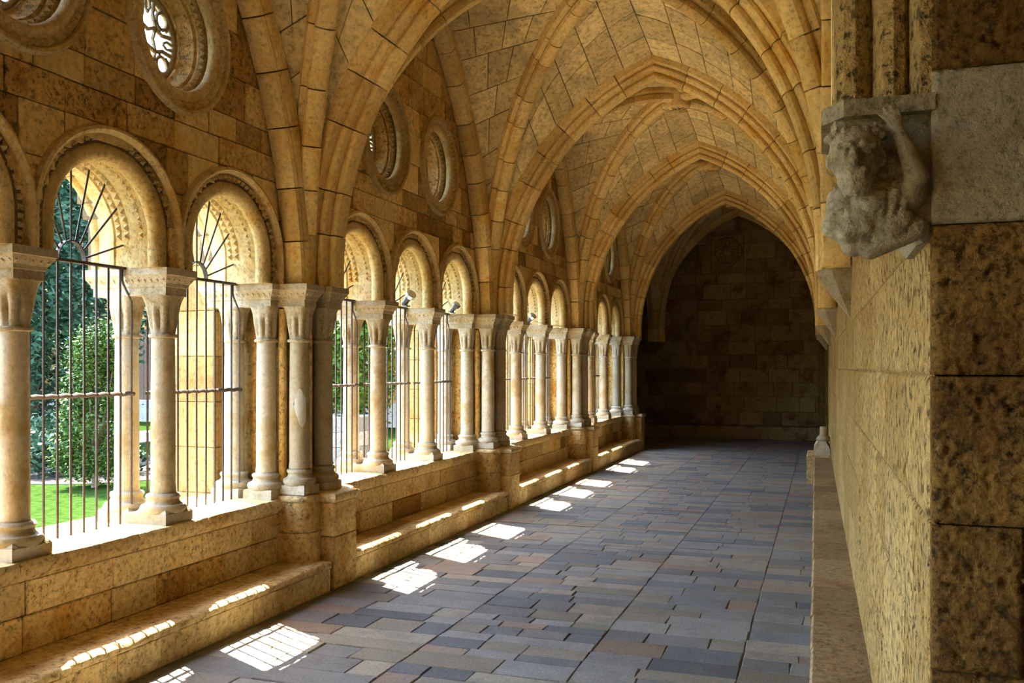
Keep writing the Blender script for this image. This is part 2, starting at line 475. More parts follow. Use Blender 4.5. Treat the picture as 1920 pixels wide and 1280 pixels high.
# ------------------------------------------------------------------ arcade wall above the columns (with the holes of arches and oculi)
ARC_R, ARC_ST = 0.48, 0.21
def arch_centres(k):
    c = (PY[k] + PY[k + 1]) / 2
    return [c - COLP - 0.0, c, c + COLP]
def oculi(k):
    c = (PY[k] + PY[k + 1]) / 2
    return [(c - 0.725, 4.53), (c + 0.725, 4.53)]
def solid(k, y, z, ra, ro):
    for c in arch_centres(k):
        dz = z - (ZS + ARC_ST)
        if abs(y - c) < ra and dz < 0: return False
        if math.hypot(y - c, dz) < ra: return False
    for (c, oz) in oculi(k):
        if math.hypot(y - c, z - oz) < ro: return False
    return True
def grid_plate(m, y0, y1, z0, z1, xf, xb, keep, cell):
    ny = max(1, round((y1 - y0) / cell)); nz = max(1, round((z1 - z0) / cell))
    K = [[keep(y0 + (y1 - y0) * (i + .5) / ny, z0 + (z1 - z0) * (j + .5) / nz) for j in range(nz)] for i in range(ny)]
    idx = {}
    def v(i, j, b):
        q = (i, j, b)
        if q not in idx:
            idx[q] = len(m.v); m.v.append((xb if b else xf, y0 + (y1 - y0) * i / ny, z0 + (z1 - z0) * j / nz))
        return idx[q]
    for i in range(ny):
        for j in range(nz):
            if not K[i][j]: continue
            m.f.append((v(i, j, 0), v(i + 1, j, 0), v(i + 1, j + 1, 0), v(i, j + 1, 0)))
            m.f.append((v(i, j, 1), v(i, j + 1, 1), v(i + 1, j + 1, 1), v(i + 1, j, 1)))
            if i == 0 or not K[i - 1][j]: m.f.append((v(i, j, 0), v(i, j + 1, 0), v(i, j + 1, 1), v(i, j, 1)))
            if i == ny - 1 or not K[i + 1][j]: m.f.append((v(i + 1, j, 0), v(i + 1, j, 1), v(i + 1, j + 1, 1), v(i + 1, j + 1, 0)))
            if j == 0 or not K[i][j - 1]: m.f.append((v(i, j, 0), v(i, j, 1), v(i + 1, j, 1), v(i + 1, j, 0)))
            if j == nz - 1 or not K[i][j + 1]: m.f.append((v(i, j + 1, 0), v(i + 1, j + 1, 0), v(i + 1, j + 1, 1), v(i, j + 1, 1)))
    return any(any(r) for r in K), all(all(r) for r in K)
ROWS = [ZS]
while ROWS[-1] < 6.9:
    ROWS.append(ROWS[-1] + [0.30, 0.27, 0.33, 0.22, 0.20, 0.34, 0.36, 0.31, 0.34, 0.3, 0.35, 0.33, 0.3, 0.3][len(ROWS) - 1])
FORM_HS = BAY / 2 - 0.36
def form_z(k, y):                                     # height of the wall rib's underside above y
    x = min(y - PY[k], PY[k + 1] - y) - 0.36
    if x < 0: return ZS
    R = 5.0; ph = math.acos((R - FORM_HS) / R); cz = 6.50 - R * math.sin(ph)
    return cz + math.sqrt(max(0, R * R - (R - x) ** 2))
for k in range(-1, 4):
    kk = max(k, 0); off = -BAY if k < 0 else 0.0
    m = MB()
    grid_plate(m, PY[kk], PY[kk + 1], ZS, 7.2, XW - 0.012, XW - 0.36, lambda y, z: solid(kk, y, z, 0.56, 0.47), 0.055)
    wide = lambda y, z: not any(abs(y - c) < 0.80 and -0.50 < z - oz < 0.47 for c, oz in oculi(kk))      # the wall is thin behind the tracery
    grid_plate(m, PY[kk], PY[kk + 1], ZS, 7.2, XW - 0.36, XOUT, lambda y, z: solid(kk, y, z, 0.56, 0.0) and wide(y, z), 0.055)
    if off: m.v = [(a, b + off, c) for a, b, c in m.v]
    w = m.build('wall_arcade', 'mortar', recalc=True)
    tag(w, 'ochre ashlar wall pierced by round windows above the %s' % ('three arches beside the camera' if k < 0 else ORD[k] + ' bay arches'), 'wall', kind='structure')
    if k < 0: continue
    rw = random.Random(40 + k)
    for z0, z1 in zip(ROWS, ROWS[1:]):
        y = PY[k] + rw.uniform(-0.25, 0.05)
        while y < PY[k + 1]:
            L = rw.uniform(0.24, 0.62)
            if rw.random() < 0.12: L *= 1.4
            a, b = max(y, PY[k]), min(y + L, PY[k + 1])
            y += L
            if b - a < 0.05: continue
            if z0 > max(form_z(k, a), form_z(k, b), form_z(k, (a + b) / 2)) + 0.10: continue
            d = rw.uniform(-0.004, 0.012)
            m = MB()
            n_any, n_all = grid_plate(m, a + 0.005, b - 0.005, z0 + 0.005, z1 - 0.005, XW + d, XW - 0.05, lambda yy, zz: solid(k, yy, zz, 0.60, 0.50), 0.05)
            if not n_any: continue
            if n_all:
                m = MB(); m.box(XW - 0.05, XW + d, a + 0.004, b - 0.004, z0 + 0.004, z1 - 0.004, 0.007)
            m.build('stone_block', rw.choices(('ochre', 'rib', 'ochre_dark'), (0.52, 0.22, 0.26))[0], w, recalc=n_all)

# ------------------------------------------------------------------ arcade arches
def arch_sweep(m, prof, seg=36, st=ARC_ST, closed=True):
    """prof: (r, x) points swept round the head of the opening, feet included (local: y=0 centre, z=0 springing)"""
    rs = []
    rs.append([(x, r, 0.0) for r, x in prof])
    for i in range(seg + 1):
        a = math.pi * i / seg
        rs.append([(x, r * math.cos(a), st + r * math.sin(a)) for r, x in prof])
    rs.append([(x, -r, 0.0) for r, x in prof])
    m.rings(rs, caps=closed, closed=closed)
def teeth(m, r0, r1, xf, h, n, st=ARC_ST, a0=0.0, a1=math.pi, feet=True):
    pos = []
    for i in range(n):
        a = a0 + (a1 - a0) * i / n; b = a0 + (a1 - a0) * (i + 1) / n
        pos.append([(r, t) for r in (r0, r1) for t in (a, b)])
    for q in pos:
        (ra, ta), (_, tb), (rb, _), _ = q
        pts = [(xf, ra * math.cos(ta), st + ra * math.sin(ta)), (xf, ra * math.cos(tb), st + ra * math.sin(tb)),
               (xf, rb * math.cos(tb), st + rb * math.sin(tb)), (xf, rb * math.cos(ta), st + rb * math.sin(ta)),
               (xf + h, (ra * .55 + rb * .45) * math.cos((ta + tb) / 2), st + (ra * .55 + rb * .45) * math.sin((ta + tb) / 2))]
        m.add(pts, [(0, 1, 4), (1, 2, 4), (2, 3, 4), (3, 0, 4)])
    if feet and st:
        nf = max(1, round(st / ((r0 + r1) / 2 * (a1 - a0) / n)))
        for sgn in (1, -1):
            for i in range(nf):
                z0, z1 = st * i / nf, st * (i + 1) / nf
                pts = [(xf, sgn * r0, z0), (xf, sgn * r1, z0), (xf, sgn * r1, z1), (xf, sgn * r0, z1), (xf + h, sgn * (r0 * .55 + r1 * .45), (z0 + z1) / 2)]
                m.add(pts, [(0, 1, 4), (1, 2, 4), (2, 3, 4), (3, 0, 4)])
def circ(cr, cx, r, n=12, a0=0, a1=2 * math.pi):
    return [(cr + r * math.cos(a0 + (a1 - a0) * i / n), cx + r * math.sin(a0 + (a1 - a0) * i / n)) for i in range(n)]
def make_arch():
    t = thing('arcade_arch', 'x', 'arch', (XW, 0, ZS), 'round arches of the arcade')
    m = MB(); arch_sweep(m, [(0.632, -0.03), (0.638, 0.040), (0.660, 0.058), (0.680, 0.052), (0.688, 0.026), (0.692, -0.03)]); m.build('hood_mould', 'archstone', t, smooth=40)
    m = MB(); arch_sweep(m, [(0.56, -0.07), (0.56, -0.032), (0.638, -0.030), (0.638, -0.07)]); m.build('tooth_bed', 'archstone', t, smooth=40)
    m = MB(); teeth(m, 0.580, 0.636, -0.030, 0.052, 32); m.build('dogtooth_band', 'archstone', t, kind='stuff')
    m = MB(); arch_sweep(m, circ(0.522, -0.060, 0.066, 16)); m.build('inner_roll', 'archstone', t, smooth=60)
    m = MB(); arch_sweep(m, [(0.60, -0.07), (0.500, -0.11), (0.490, -0.15), (0.488, -0.27), (0.50, -0.28), (0.50, -0.42), (0.488, -0.43), (0.500, -0.52), (0.545, -0.62), (0.64, -0.66)]); m.build('soffit', 'archstone', t, smooth=40)
    # carved bands on the underside, pointing into the opening
    for xa, xb, nm in ((-0.20, -0.155, 'carved_band'), (-0.34, -0.295, 'carved_band'), (-0.41, -0.365, 'carved_band')):
        m = MB()
        n = 26
        for i in range(n):
            a, b = math.pi * i / n, math.pi * (i + 1) / n
            r = 0.50; h = 0.030
            c = (a + b) / 2
            f = lambda rr, x, an: (x, rr * math.cos(an), ARC_ST + rr * math.sin(an))
            m.add([f(r, xa, a), f(r, xb, a), f(r, xb, b), f(r, xa, b), f(r - h, (xa + xb) / 2, c)], [(0, 1, 4), (1, 2, 4), (2, 3, 4), (3, 0, 4)])
        m.build(nm, 'archstone', t, kind='stuff')
    m = MB(); arch_sweep(m, circ(0.600, -0.655, 0.070, 14)); m.build('outer_roll', 'archstone', t, smooth=60)
    m = MB(); arch_sweep(m, [(0.60, -0.66), (0.64, -0.755), (0.69, -0.755), (0.69, -0.60)]); m.build('outer_hood', 'archstone', t, smooth=40)
    return t
arch0 = make_arch()
NTH = ['nearest', 'middle', 'farthest']
first = True
for k in range(4):
    for i, c in enumerate(arch_centres(k)):
        o = arch0 if first else copy_tree(arch0)
        first = False
        o.location = (XW, c, ZS)
        o['label'] = 'round arch with dogtooth moulding over the %s opening of the %s bay' % (NTH[i], ORD[k])

# ------------------------------------------------------------------ twin columns
def bell(m, c, r0, z0, z1, half, seg=32, leaf=0.021, nleaf=8):
    rs = []
    for i in range(11):
        t = i / 10
        z = z0 + (z1 - z0) * t
        ring = []
        for j in range(seg):
            a = 2 * math.pi * j / seg
            sq = 1 / max(abs(math.cos(a)), abs(math.sin(a)))
            k = t ** 2.6
            rr = r0 * (1 + 0.10 * t) * (1 - k) + half * (1 + (min(sq, 1.30) - 1) * 0.9) * k
            lf = leaf * (abs(math.cos(a * nleaf / 2)) ** 0.5 - 0.55) * math.sin(math.pi * min(1, t * 1.15 + 0.03)) * (1.4 if t < .75 else .9)
            rr += lf
            ring.append((c[0] + rr * math.cos(a), c[1] + rr * math.sin(a), z))
        rs.append(ring)
    m.rings(rs)
def rect_loft(m, x0, x1, y0, y1, prof):
    m.rings([[(x0 - o, y0 - o, z), (x1 + o, y0 - o, z), (x1 + o, y1 + o, z), (x0 - o, y1 + o, z)] for o, z in prof])
def attic_base(m, c, r, z0):
    P = [(r * 1.70, z0), (r * 1.86, z0 + .018), (r * 1.90, z0 + .038), (r * 1.78, z0 + .060), (r * 1.45, z0 + .070), (r * 1.32, z0 + .088), (r * 1.30, z0 + .104), (r * 1.40, z0 + .112), (r * 1.44, z0 + .126), (r * 1.34, z0 + .140), (r * 1.08, z0 + .146), (r * 1.0, z0 + .17)]
    m.lathe(P, c, 24)
def shaft_mesh(m, c, r, z0, z1):
    m.lathe([(r * 1.05, z0), (r * 1.05, z0 + .02), (r * 1.01, z0 + .05), (r * 1.01, (z0 + z1) / 2), (r * 0.95, z1)], c, 24)
def necking(m, c, r, z):
    m.lathe([(r * .95, z - .016), (r * 1.16, z - .012), (r * 1.22, z), (r * 1.16, z + .012), (r * .95, z + .016)], c, 24)
RS = 0.089
ABACUS = [(-0.055, 2.535), (-0.055, 2.595), (-0.045, 2.600), (-0.040, 2.625), (-0.020, 2.655), (-0.006, 2.680), (0.0, 2.683), (0.0, 2.735)]
def frieze(m, x0, x1, y0, y1, z, n):
    """little carved curls on the hollow of an abacus"""
    for (ax, ay), (bx, by) in (((x0, y0), (x1, y0)), ((x1, y0), (x1, y1)), ((x1, y1), (x0, y1)), ((x0, y1), (x0, y0))):
        L = math.hypot(bx - ax, by - ay); q = max(2, int(L / 0.055))
        for i in range(q):
            t = (i + .5) / q
            px, py = ax + (bx - ax) * t, ay + (by - ay) * t
            tx, ty = (bx - ax) / L, (by - ay) / L
            nx, ny = ty, -tx
            w, h, d = 0.020, 0.022, 0.014
            vs = [(px + tx * a * w + nx * (-.012 + .010 * s), py + ty * a * w + ny * (-.012 + .010 * s), z + s * h) for a, s in ((-1, 0), (0, -1), (1, 0), (0, 1))]
            vs.append((px + nx * d * .4, py + ny * d * .4, z))
            m.add(vs, [(0, 1, 4), (1, 2, 4), (2, 3, 4), (3, 0, 4)])
def make_pair():
    t = thing('twin_column', 'x', 'column', (0, 0, SILL), 'paired columns of the arcade', kind='thing')
    dz = -SILL
    def sh(m):
        m.v = [(a, b, c + dz) for a, b, c in m.v]; return m
    m = MB(); rect_loft(m, XO - .15, XC + .15, -.15, .15, [(0.0, SILL), (0.0, 0.905), (-0.012, 0.915)]); sh(m).build('plinth', 'cream', t)
    for x in (XC, XO):
        m = MB(); attic_base(m, (x, 0, 0), RS, 0.905)
        for sx in (-1, 1):
            for sy in (-1, 1):                                   # corner spurs
                m.add([(x + sx * .145, sy * .145, .912), (x + sx * .145, sy * .09, .912), (x + sx * .09, sy * .145, .912), (x + sx * .105, sy * .105, .955)], [(0, 1, 3), (1, 2, 3), (2, 0, 3)])
        sh(m).build('base', 'cream', t, smooth=45)
        m = MB(); shaft_mesh(m, (x, 0, 0), RS, 1.06, 2.235); sh(m).build('shaft', 'cream', t, smooth=50)
        m = MB(); necking(m, (x, 0, 0), RS, 2.235); sh(m).build('necking', 'carved', t, smooth=50)
        m = MB(); bell(m, (x, 0, 0), RS * .95, 2.245, 2.540, .122); sh(m).build('capital', 'carved', t, smooth=60)
    ab = MB(); rect_loft(ab, XO - .27, XC + .175, -.17, .17, ABACUS); ab = sh(ab).build('abacus', 'carved', t)
    m = MB(); frieze(m, XO - .25, XC + .155, -.15, .15, 2.645, 0); sh(m).build('frieze', 'carved', ab)
    return t
pair0 = make_pair()
first = True
for k in range(4):
    c = (PY[k] + PY[k + 1]) / 2
    for i, y in enumerate((c - COLP / 2, c + COLP / 2)):
        o = pair0 if first else copy_tree(pair0)
        first = False
        o.location = (0, y, SILL)
        o['label'] = 'twin stone columns under one abacus, %s pair in the %s bay' % (('first', 'second')[i], ORD[k])

# ------------------------------------------------------------------ clustered piers
def make_pier():
    t = thing('clustered_pier', 'x', 'pier', (0, 0, 0), 'clustered piers between the bays', kind='thing')
    # pedestal
    ped = MB(); ped.box(-4.62, -4.155, -.205, .205, 0.0, 0.47, 0.008); ped = ped.build('pedestal_block', 'ochre', t)
    m = MB(); m.box(-4.62, -4.157, -.203, .203, 0.474, 0.78, 0.008); m.build('pedestal_block', 'ochre', t)
    m = MB(); rect_loft(m, -4.62, -4.157, -.203, .203, [(0.0, 0.78), (0.012, 0.79), (0.026, 0.81), (0.028, 0.835), (0.014, 0.858), (-0.02, 0.866), (-0.06, 0.872)]); m.build('pedestal_moulding', 'bench', t, smooth=50)
    for s in (-1, 1):
        for z0, z1 in ((0.262, 0.53), (0.534, 0.80)):
            m = MB()
            rs = []
            for z in (z0 + .002, z1):
                ring = [(-4.66, s * .18, z), (-4.30, s * .18, z)]
                for i in range(9):
                    a = math.pi / 2 * i / 8
                    ring.append((-4.42 + .14 * math.cos(a), s * (.31 + .14 * math.sin(a)), z))
                ring.append((-4.66, s * .45, z))
                rs.append(ring)
            m.rings(rs); m.build('pedestal_block', 'ochre', t, smooth=30)
        m = MB()
        rs = []
        for z, o in ((.80, 0), (.812, .012), (.832, .018), (.852, .008), (.862, -.03)):
            ring = [(-4.66, s * .18, z), (-4.30 + o, s * .18, z)]
            for i in range(9):
                a = math.pi / 2 * i / 8
                ring.append((-4.42 + (.14 + o) * math.cos(a), s * (.31 + (.14 + o) * math.sin(a)), z))
            ring.append((-4.66, s * (.45 + o), z))
            rs.append(ring)
        m.rings(rs); m.build('pedestal_moulding', 'bench', t, smooth=50)
    m = MB(); m.box(-5.34, -4.62, -.27, .27, SILL - .1, ZS, 0.01); m.build('core', 'ochre', t)
    m = MB(); m.box(-4.66, -4.50, -.20, .20, .85, ZS - .05, 0.01); m.build('core', 'ochre', t)
    spots = [(-4.73, -.405), (-4.73, .405), (-5.07, -.405), (-5.07, .405), (-4.455, -.30), (-4.585, .26), (-4.405, .02)]
    for (x, y) in spots:
        engaged = abs(y) > .4
        pz = SILL if engaged else .868
        m = MB(); hw = .145 if engaged else .125
        rect_loft(m, x - hw, x + hw, y - hw, y + hw, [(0, pz), (0, pz + .075), (-.01, pz + .083)]); m.build('plinth', 'cream', t)
        m = MB(); attic_base(m, (x, y, 0), RS * (1 if engaged else .88), pz + .078); m.build('base', 'cream', t, smooth=45)
        m = MB(); shaft_mesh(m, (x, y, 0), RS, pz + .23, 2.235); m.build('shaft', 'cream', t, smooth=50)
        m = MB(); necking(m, (x, y, 0), RS, 2.235); m.build('necking', 'carved', t, smooth=50)
        m = MB(); bell(m, (x, y, 0), RS * .95, 2.245, 2.540, .115); m.build('capital', 'carved', t, smooth=60)
    for (x, y, r) in ((-4.60, -.345, .038), (-4.62, .345, .038), (-4.46, -.145, .035), (-4.46, .15, .035)):     # thin shafts in the angles
        m = MB(); m.lathe([(r, .90), (r, 2.52)], (x, y, 0), 12); m.build('thin_shaft', 'ochre', t, smooth=50)
    for (x0, x1, y0, y1) in ((-5.34, -4.565, -.56, -.25), (-5.34, -4.565, .25, .56), (-4.75, -4.285, -.455, -.15), (-4.75, -4.42, .11, .42), (-4.72, -4.225, -.135, .185)):
        ab = MB(); rect_loft(ab, x0, x1, y0, y1, ABACUS); ab = ab.build('abacus', 'carved', t)
        m = MB(); frieze(m, x0 + .02, x1 - .02, y0 + .02, y1 - .02, 2.645, 0); m.build('frieze', 'carved', ab)
    # buttress outside
    for z0 in [i * .42 for i in range(17)]:
        m = MB(); m.box(-5.78, -5.30, -.40, .40, z0 + .002, z0 + .418, 0.008); m.build('buttress_block', 'gold', t)
    return t
pier0 = make_pier()
for k in range(5):
    o = pier0 if k == 0 else copy_tree(pier0)
    o.location = (0, PY[k], 0)
    o['label'] = 'clustered stone pier of engaged shafts on a pedestal, %s' % ('just outside the frame beside the camera', 'first in view', 'second along the arcade', 'third along the arcade', 'last, at the dark corner')[k]

m = MB(); rs = []
pc = random.Random(4)
for i in range(9):
    a = math.radians(-57.8 - 40 + 78 * i / 8)
    e = abs(i - 4.5) / 4.5
    zt, zb = 1.80 - .16 * e ** 2 + pc.uniform(-.02, .02), 1.58 - .17 * (i / 8) + .16 * e ** 2 + pc.uniform(-.015, .015)
    rs.append([(-4.455 + r * math.cos(a), -.30 + r * math.sin(a), z) for r, z in ((.086, zb), (.0915, zb), (.0915, (zt + zb) / 2), (.0905, zt), (.086, zt))])
m.rings(rs)
pp = [o for o in bpy.data.objects if o.name.startswith('clustered_pier') and abs(o.location.y - PY[1]) < .01][0]
pp = m.build('plaster_patch', 'plaster', pp, smooth=60); pp['label'] = 'pale plaster patch on the shaft'

# ------------------------------------------------------------------ ribs and vaults
def XR_(k): return xr(PY[k]) - (0.25 if k else 0.205)
TA = {}
RIB_T = ['over the camera end', 'spanning from the first pier in view', 'spanning from the second pier', 'spanning from the third pier', 'before the dark corner bay']
for k in range(5):
    rr = random.Random(100 + k)
    xl, xq = -4.20, XR_(k)
    hs = (xq - xl) / 2
    t = thing('transverse_arch', 'pointed moulded stone arch across the gallery ' + RIB_T[k], 'arch', (0, 0, 0), 'transverse arches')
    yk = PY[k] + (0.06 if k == 0 else 0)
    A = Pointed((xl, yk), (1, 0), hs, 3.2, 5.87, ZS); B = Pointed((xq, yk), (-1, 0), hs, 3.2, 5.87, ZS if k else 2.643)
    TA[k] = (A, B)
    mt = 'rib' if k else 'rib_rough'
    voussoirs(A, P_TRANS, t, rr, mat=mt); voussoirs(B, P_TRANS, t, rr, mat=mt)
# arch from the corner pier to the end wall and wall rib on the end wall
tag_e = thing('transverse_arch', 'dark moulded arch from the corner pier to the end wall corbel', 'arch', (0, 0, 0), 'transverse arches')
hs = (YEND - 0.25 - (PY[4] + 0.20)) / 2
EA = Pointed((-4.60, PY[4] + 0.20), (0, 1), hs, 3.2, 5.75, ZS); EB = Pointed((-4.60, YEND - 0.25), (0, -1), hs, 3.2, 5.75, ZS)
rr = random.Random(5)
voussoirs(EA, P_TRANS, tag_e, rr); voussoirs(EB, P_TRANS, tag_e, rr)
# wall ribs: (bay, side)
FL, FR = {}, {}
for k in range(0, 5):
    ya = PY[k]
    yb = PY[k + 1] if k < 4 else YEND
    hs = (yb - ya) / 2 - 0.36
    rr = random.Random(200 + k)
    if k < 4:
        A = Pointed((XW + .105, ya + .36), (0, 1), hs, 5.0, 6.50, ZS); B = Pointed((XW + .105, yb - .36), (0, -1), hs, 5.0, 6.50, ZS)
        FL[k] = (A, B)
        if k >= 0:
            t = thing('wall_rib', 'pointed rib framing the arcade wall of the %s bay' % ORD[k], 'rib', (0, 0, 0), 'wall ribs')
            voussoirs(A, P_FORM, t, rr); voussoirs(B, P_FORM, t, rr)
    else:
        FL[k] = (EA, EB)
    xm = (xr(ya) + xr(yb)) / 2
    A = Pointed((xr(ya + .36) - .105, ya + .36), (xr(yb) - xr(ya), yb - ya), hs, 5.0, 6.50, ZS); B = Pointed((xr(yb - .36) - .105, yb - .36), (xr(ya) - xr(yb), ya - yb), hs, 5.0, 6.50, ZS)
    FR[k] = (A, B)
    if k >= 0:
        t = thing('wall_rib', 'pointed rib against the solid wall in the %s bay' % ORD[k], 'rib', (0, 0, 0), 'wall ribs')
        voussoirs(A, P_FORM, t, rr); voussoirs(B, P_FORM, t, rr)
hs = (xr(YEND) - .12 - (-4.45)) / 2
WA = Pointed((-4.45, YEND - .11), (1, 0), hs, 3.4, 6.25, ZS); WB = Pointed((xr(YEND) - .12, YEND - .11), (-1, 0), hs, 3.4, 6.25, ZS)
t = thing('wall_rib', 'pointed rib framing the dark end wall', 'rib', (0, 0, 0), 'wall ribs')
voussoirs(WA, P_FORM, t, rr); voussoirs(WB, P_FORM, t, rr)

def web_patch(parent, A, na, wa, D, nd_, wd, rg, blocks=True, courses=11):
    """ruled web between two half arches A and D (same springing corner)"""
    A2 = A.offset(na, wa)
    pa = lambda t: A2.pt(t); pd = lambda t: D.pt(t, nd_, wd)
    S = lambda t, s: pa(t).lerp(pd(t), s)
    m = MB()
    NT, NSs = 20, 6
    up = 0.02
    def off(p, t, s, h):
        e = 0.01
        t0, t1 = max(0, t - e), min(1, t + e)
        du = S(t1, s) - S(t0, s); dv = pd(t) - pa(t)
        n = du.cross(dv)
        if n.length < 1e-8: return p
        n.normalize()
        # outward = away from the bay's middle low point
        c = Vector((-2.1, (D.o.y + D.d.y * D.hs), 3.0))
        if n.dot(p - c) < 0: n = -n
        return p + n * h
    idx = [[None] * (NSs + 1) for _ in range(NT + 1)]
    for i in range(NT + 1):
        for j in range(NSs + 1):
            t, s = i / NT, j / NSs
            idx[i][j] = len(m.v); m.v.append(tuple(off(S(t, s), t, s, up)))
    for i in range(NT):
        for j in range(NSs):
            m.f.append((idx[i][j], idx[i + 1][j], idx[i + 1][j + 1], idx[i][j + 1]))
    m.build('web_bed', 'mortar', parent, recalc=False)
    cuts = [0.0]
    for i in range(1, courses): cuts.append((i + rg.uniform(-.12, .12)) / courses)
    cuts.append(1.0)
    if not blocks:
        m2 = MB(); m2.v = [tuple(S(i / 10, j / 3)) for i in range(11) for j in range(4)]
        m2.f = [(i * 4 + j, i * 4 + 4 + j, i * 4 + 5 + j, i * 4 + 1 + j) for i in range(10) for j in range(3)]
        m2.build('web_face', 'web', parent, smooth=60, recalc=False)
        return
    for ci, (t0, t1) in enumerate(zip(cuts, cuts[1:])):
        L = (pd((t0 + t1) / 2) - pa((t0 + t1) / 2)).length
        H = (pa(t1) - pa(t0)).length
        if L < 0.10: continue
        nb = max(1, round(L / rg.uniform(0.36, 0.50)))
        sc = [0.0] + [(q + rg.uniform(-.22, .22)) / nb for q in range(1, nb)] + [1.0]
        for s0, s1 in zip(sc, sc[1:]):
            gs, gt = 0.006 / L, 0.006 / max(H, .1) * (t1 - t0)
            a0, a1, b0, b1 = t0 + gt, t1 - gt, s0 + gs, s1 - gs
            h = rg.uniform(-0.004, 0.004)
            m = MB()
            ring = [(a0, b0), (a0, b1), ((a0 + a1) / 2, b1), (a1, b1), (a1, b0), ((a0 + a1) / 2, b0)]
            lo = [off(S(t, s), t, s, h) for t, s in ring]; hi = [off(S(t, s), t, s, 0.05) for t, s in ring]
            m.v = [tuple(p) for p in lo + hi]
            m.f = [(0, 1, 2, 5), (5, 2, 3, 4)] + [(q, (q + 1) % 6, 6 + (q + 1) % 6, 6 + q) for q in range(6)]
            m.build('vault_block', 'web', parent, recalc=False)
for k in range(0, 5):
    ya = PY[k]
    yb = PY[k + 1] if k < 4 else YEND
    ym = (ya + yb) / 2
    xa, xb = -4.40, (XR_(max(k, 0)) + XR_(min(k + 1, 4))) / 2 + 0.12
    mid = ((xa + xb) / 2, ym)
    corners = {(0, 0): (xa, ya + .25), (0, 1): (xa, yb - .25), (1, 0): (xr(ya) - .14, ya + .25), (1, 1): (xr(yb) - .14, yb - .25)}
    D = {}
    for q, (x, y) in corners.items():
        dv = (mid[0] - x, mid[1] - y); hs = math.hypot(*dv)
        D[q] = Half((x, y), dv, hs, ellipse_path(hs, 6.24, ZS))
    nm = ORD[k] + ' bay' if 0 <= k < 4 else ('bay above the camera' if k < 0 else 'dark corner bay')
    if k >= 0:
        for pr, w in ((((0, 0), (1, 1)), 'rising from the near pier'), (((0, 1), (1, 0)), 'rising from the far pier')):
            t = thing('diagonal_rib', 'moulded diagonal vault rib of the %s, %s' % (nm, w), 'rib', (0, 0, 0), 'diagonal vault ribs')
            rr = random.Random(300 + k)
            for q in pr: voussoirs(D[q], P_DIAG, t, rr)
        b = thing('keystone_boss', 'carved round keystone at the crown of the %s vault' % nm, 'keystone', (mid[0], mid[1], 6.16), 'keystones')
        m = MB(); m.lathe([(.02, -.02), (.12, -.02), (.17, 0.0), (.185, .03), (.18, .10), (.20, .28)], (0, 0, 0), 24); m.build('boss_disc', 'rib', b, smooth=45)
        m = MB()
        for q in range(8):
            a = q * math.pi / 4
            m.tube([(0.02 * math.cos(a), 0.02 * math.sin(a), -.03), (.075 * math.cos(a), .075 * math.sin(a), -.045), (.13 * math.cos(a), .13 * math.sin(a), -.025)], [.012, .022, .006], 6)
        m.build('carved_star', 'rib', b, smooth=50)
    cl = thing('ceiling', 'stone web of the rib vault over the %s' % nm, 'vault', (0, 0, 0), kind='structure')
    rg = random.Random(400 + k)
    det = k >= 0
    for (sx, sy) in corners:
        Dh = D[(sx, sy)]
        if k == 4 and sy == 1: T = (WA, WB)[sx]
        else: T = TA[k + sy][sx]
        wt = 0.20
        # lateral offset of the transverse arch towards this bay
        wl = wt if (T.l.y > 0) == (sy == 0) else -wt
        if k == 4 and sy == 1: wl = 0.0
        W = (FL if sx == 0 else FR)[k][sy]
        blk = det
        web_patch(cl, T, 0.25 if not (k == 4 and sy == 1) else .18, wl, Dh, 0.22, 0.0, rg, blk)
        web_patch(cl, W, 0.17, 0.0, Dh, 0.22, 0.0, rg, blk)

# ------------------------------------------------------------------ roof and closing walls
m = MB(); m.box(XOUT, 1.5, -2.7, PY[0] - .2, 6.35, 6.6); r = m.build('ceiling_rear', 'web'); tag(r, 'plain ceiling over the gallery behind the camera', 'ceiling', kind='structure')
m = MB(); m.box(XOUT, 2.6, -3.4, YEND + 1.0, 7.2, 7.5); m.box(-9.8, XOUT, PY[4] - .3, YEND + 1.0, 7.2, 7.5); r = m.build('roof', 'mortar'); tag(r, 'roof above the vaults', 'roof', kind='structure')
m = MB(); m.box(XOUT, 2.6, -3.4, -2.6, -0.3, 7.3); r = m.build('wall_rear', 'ochre'); tag(r, 'closing wall of the gallery behind the camera', 'wall', kind='structure')

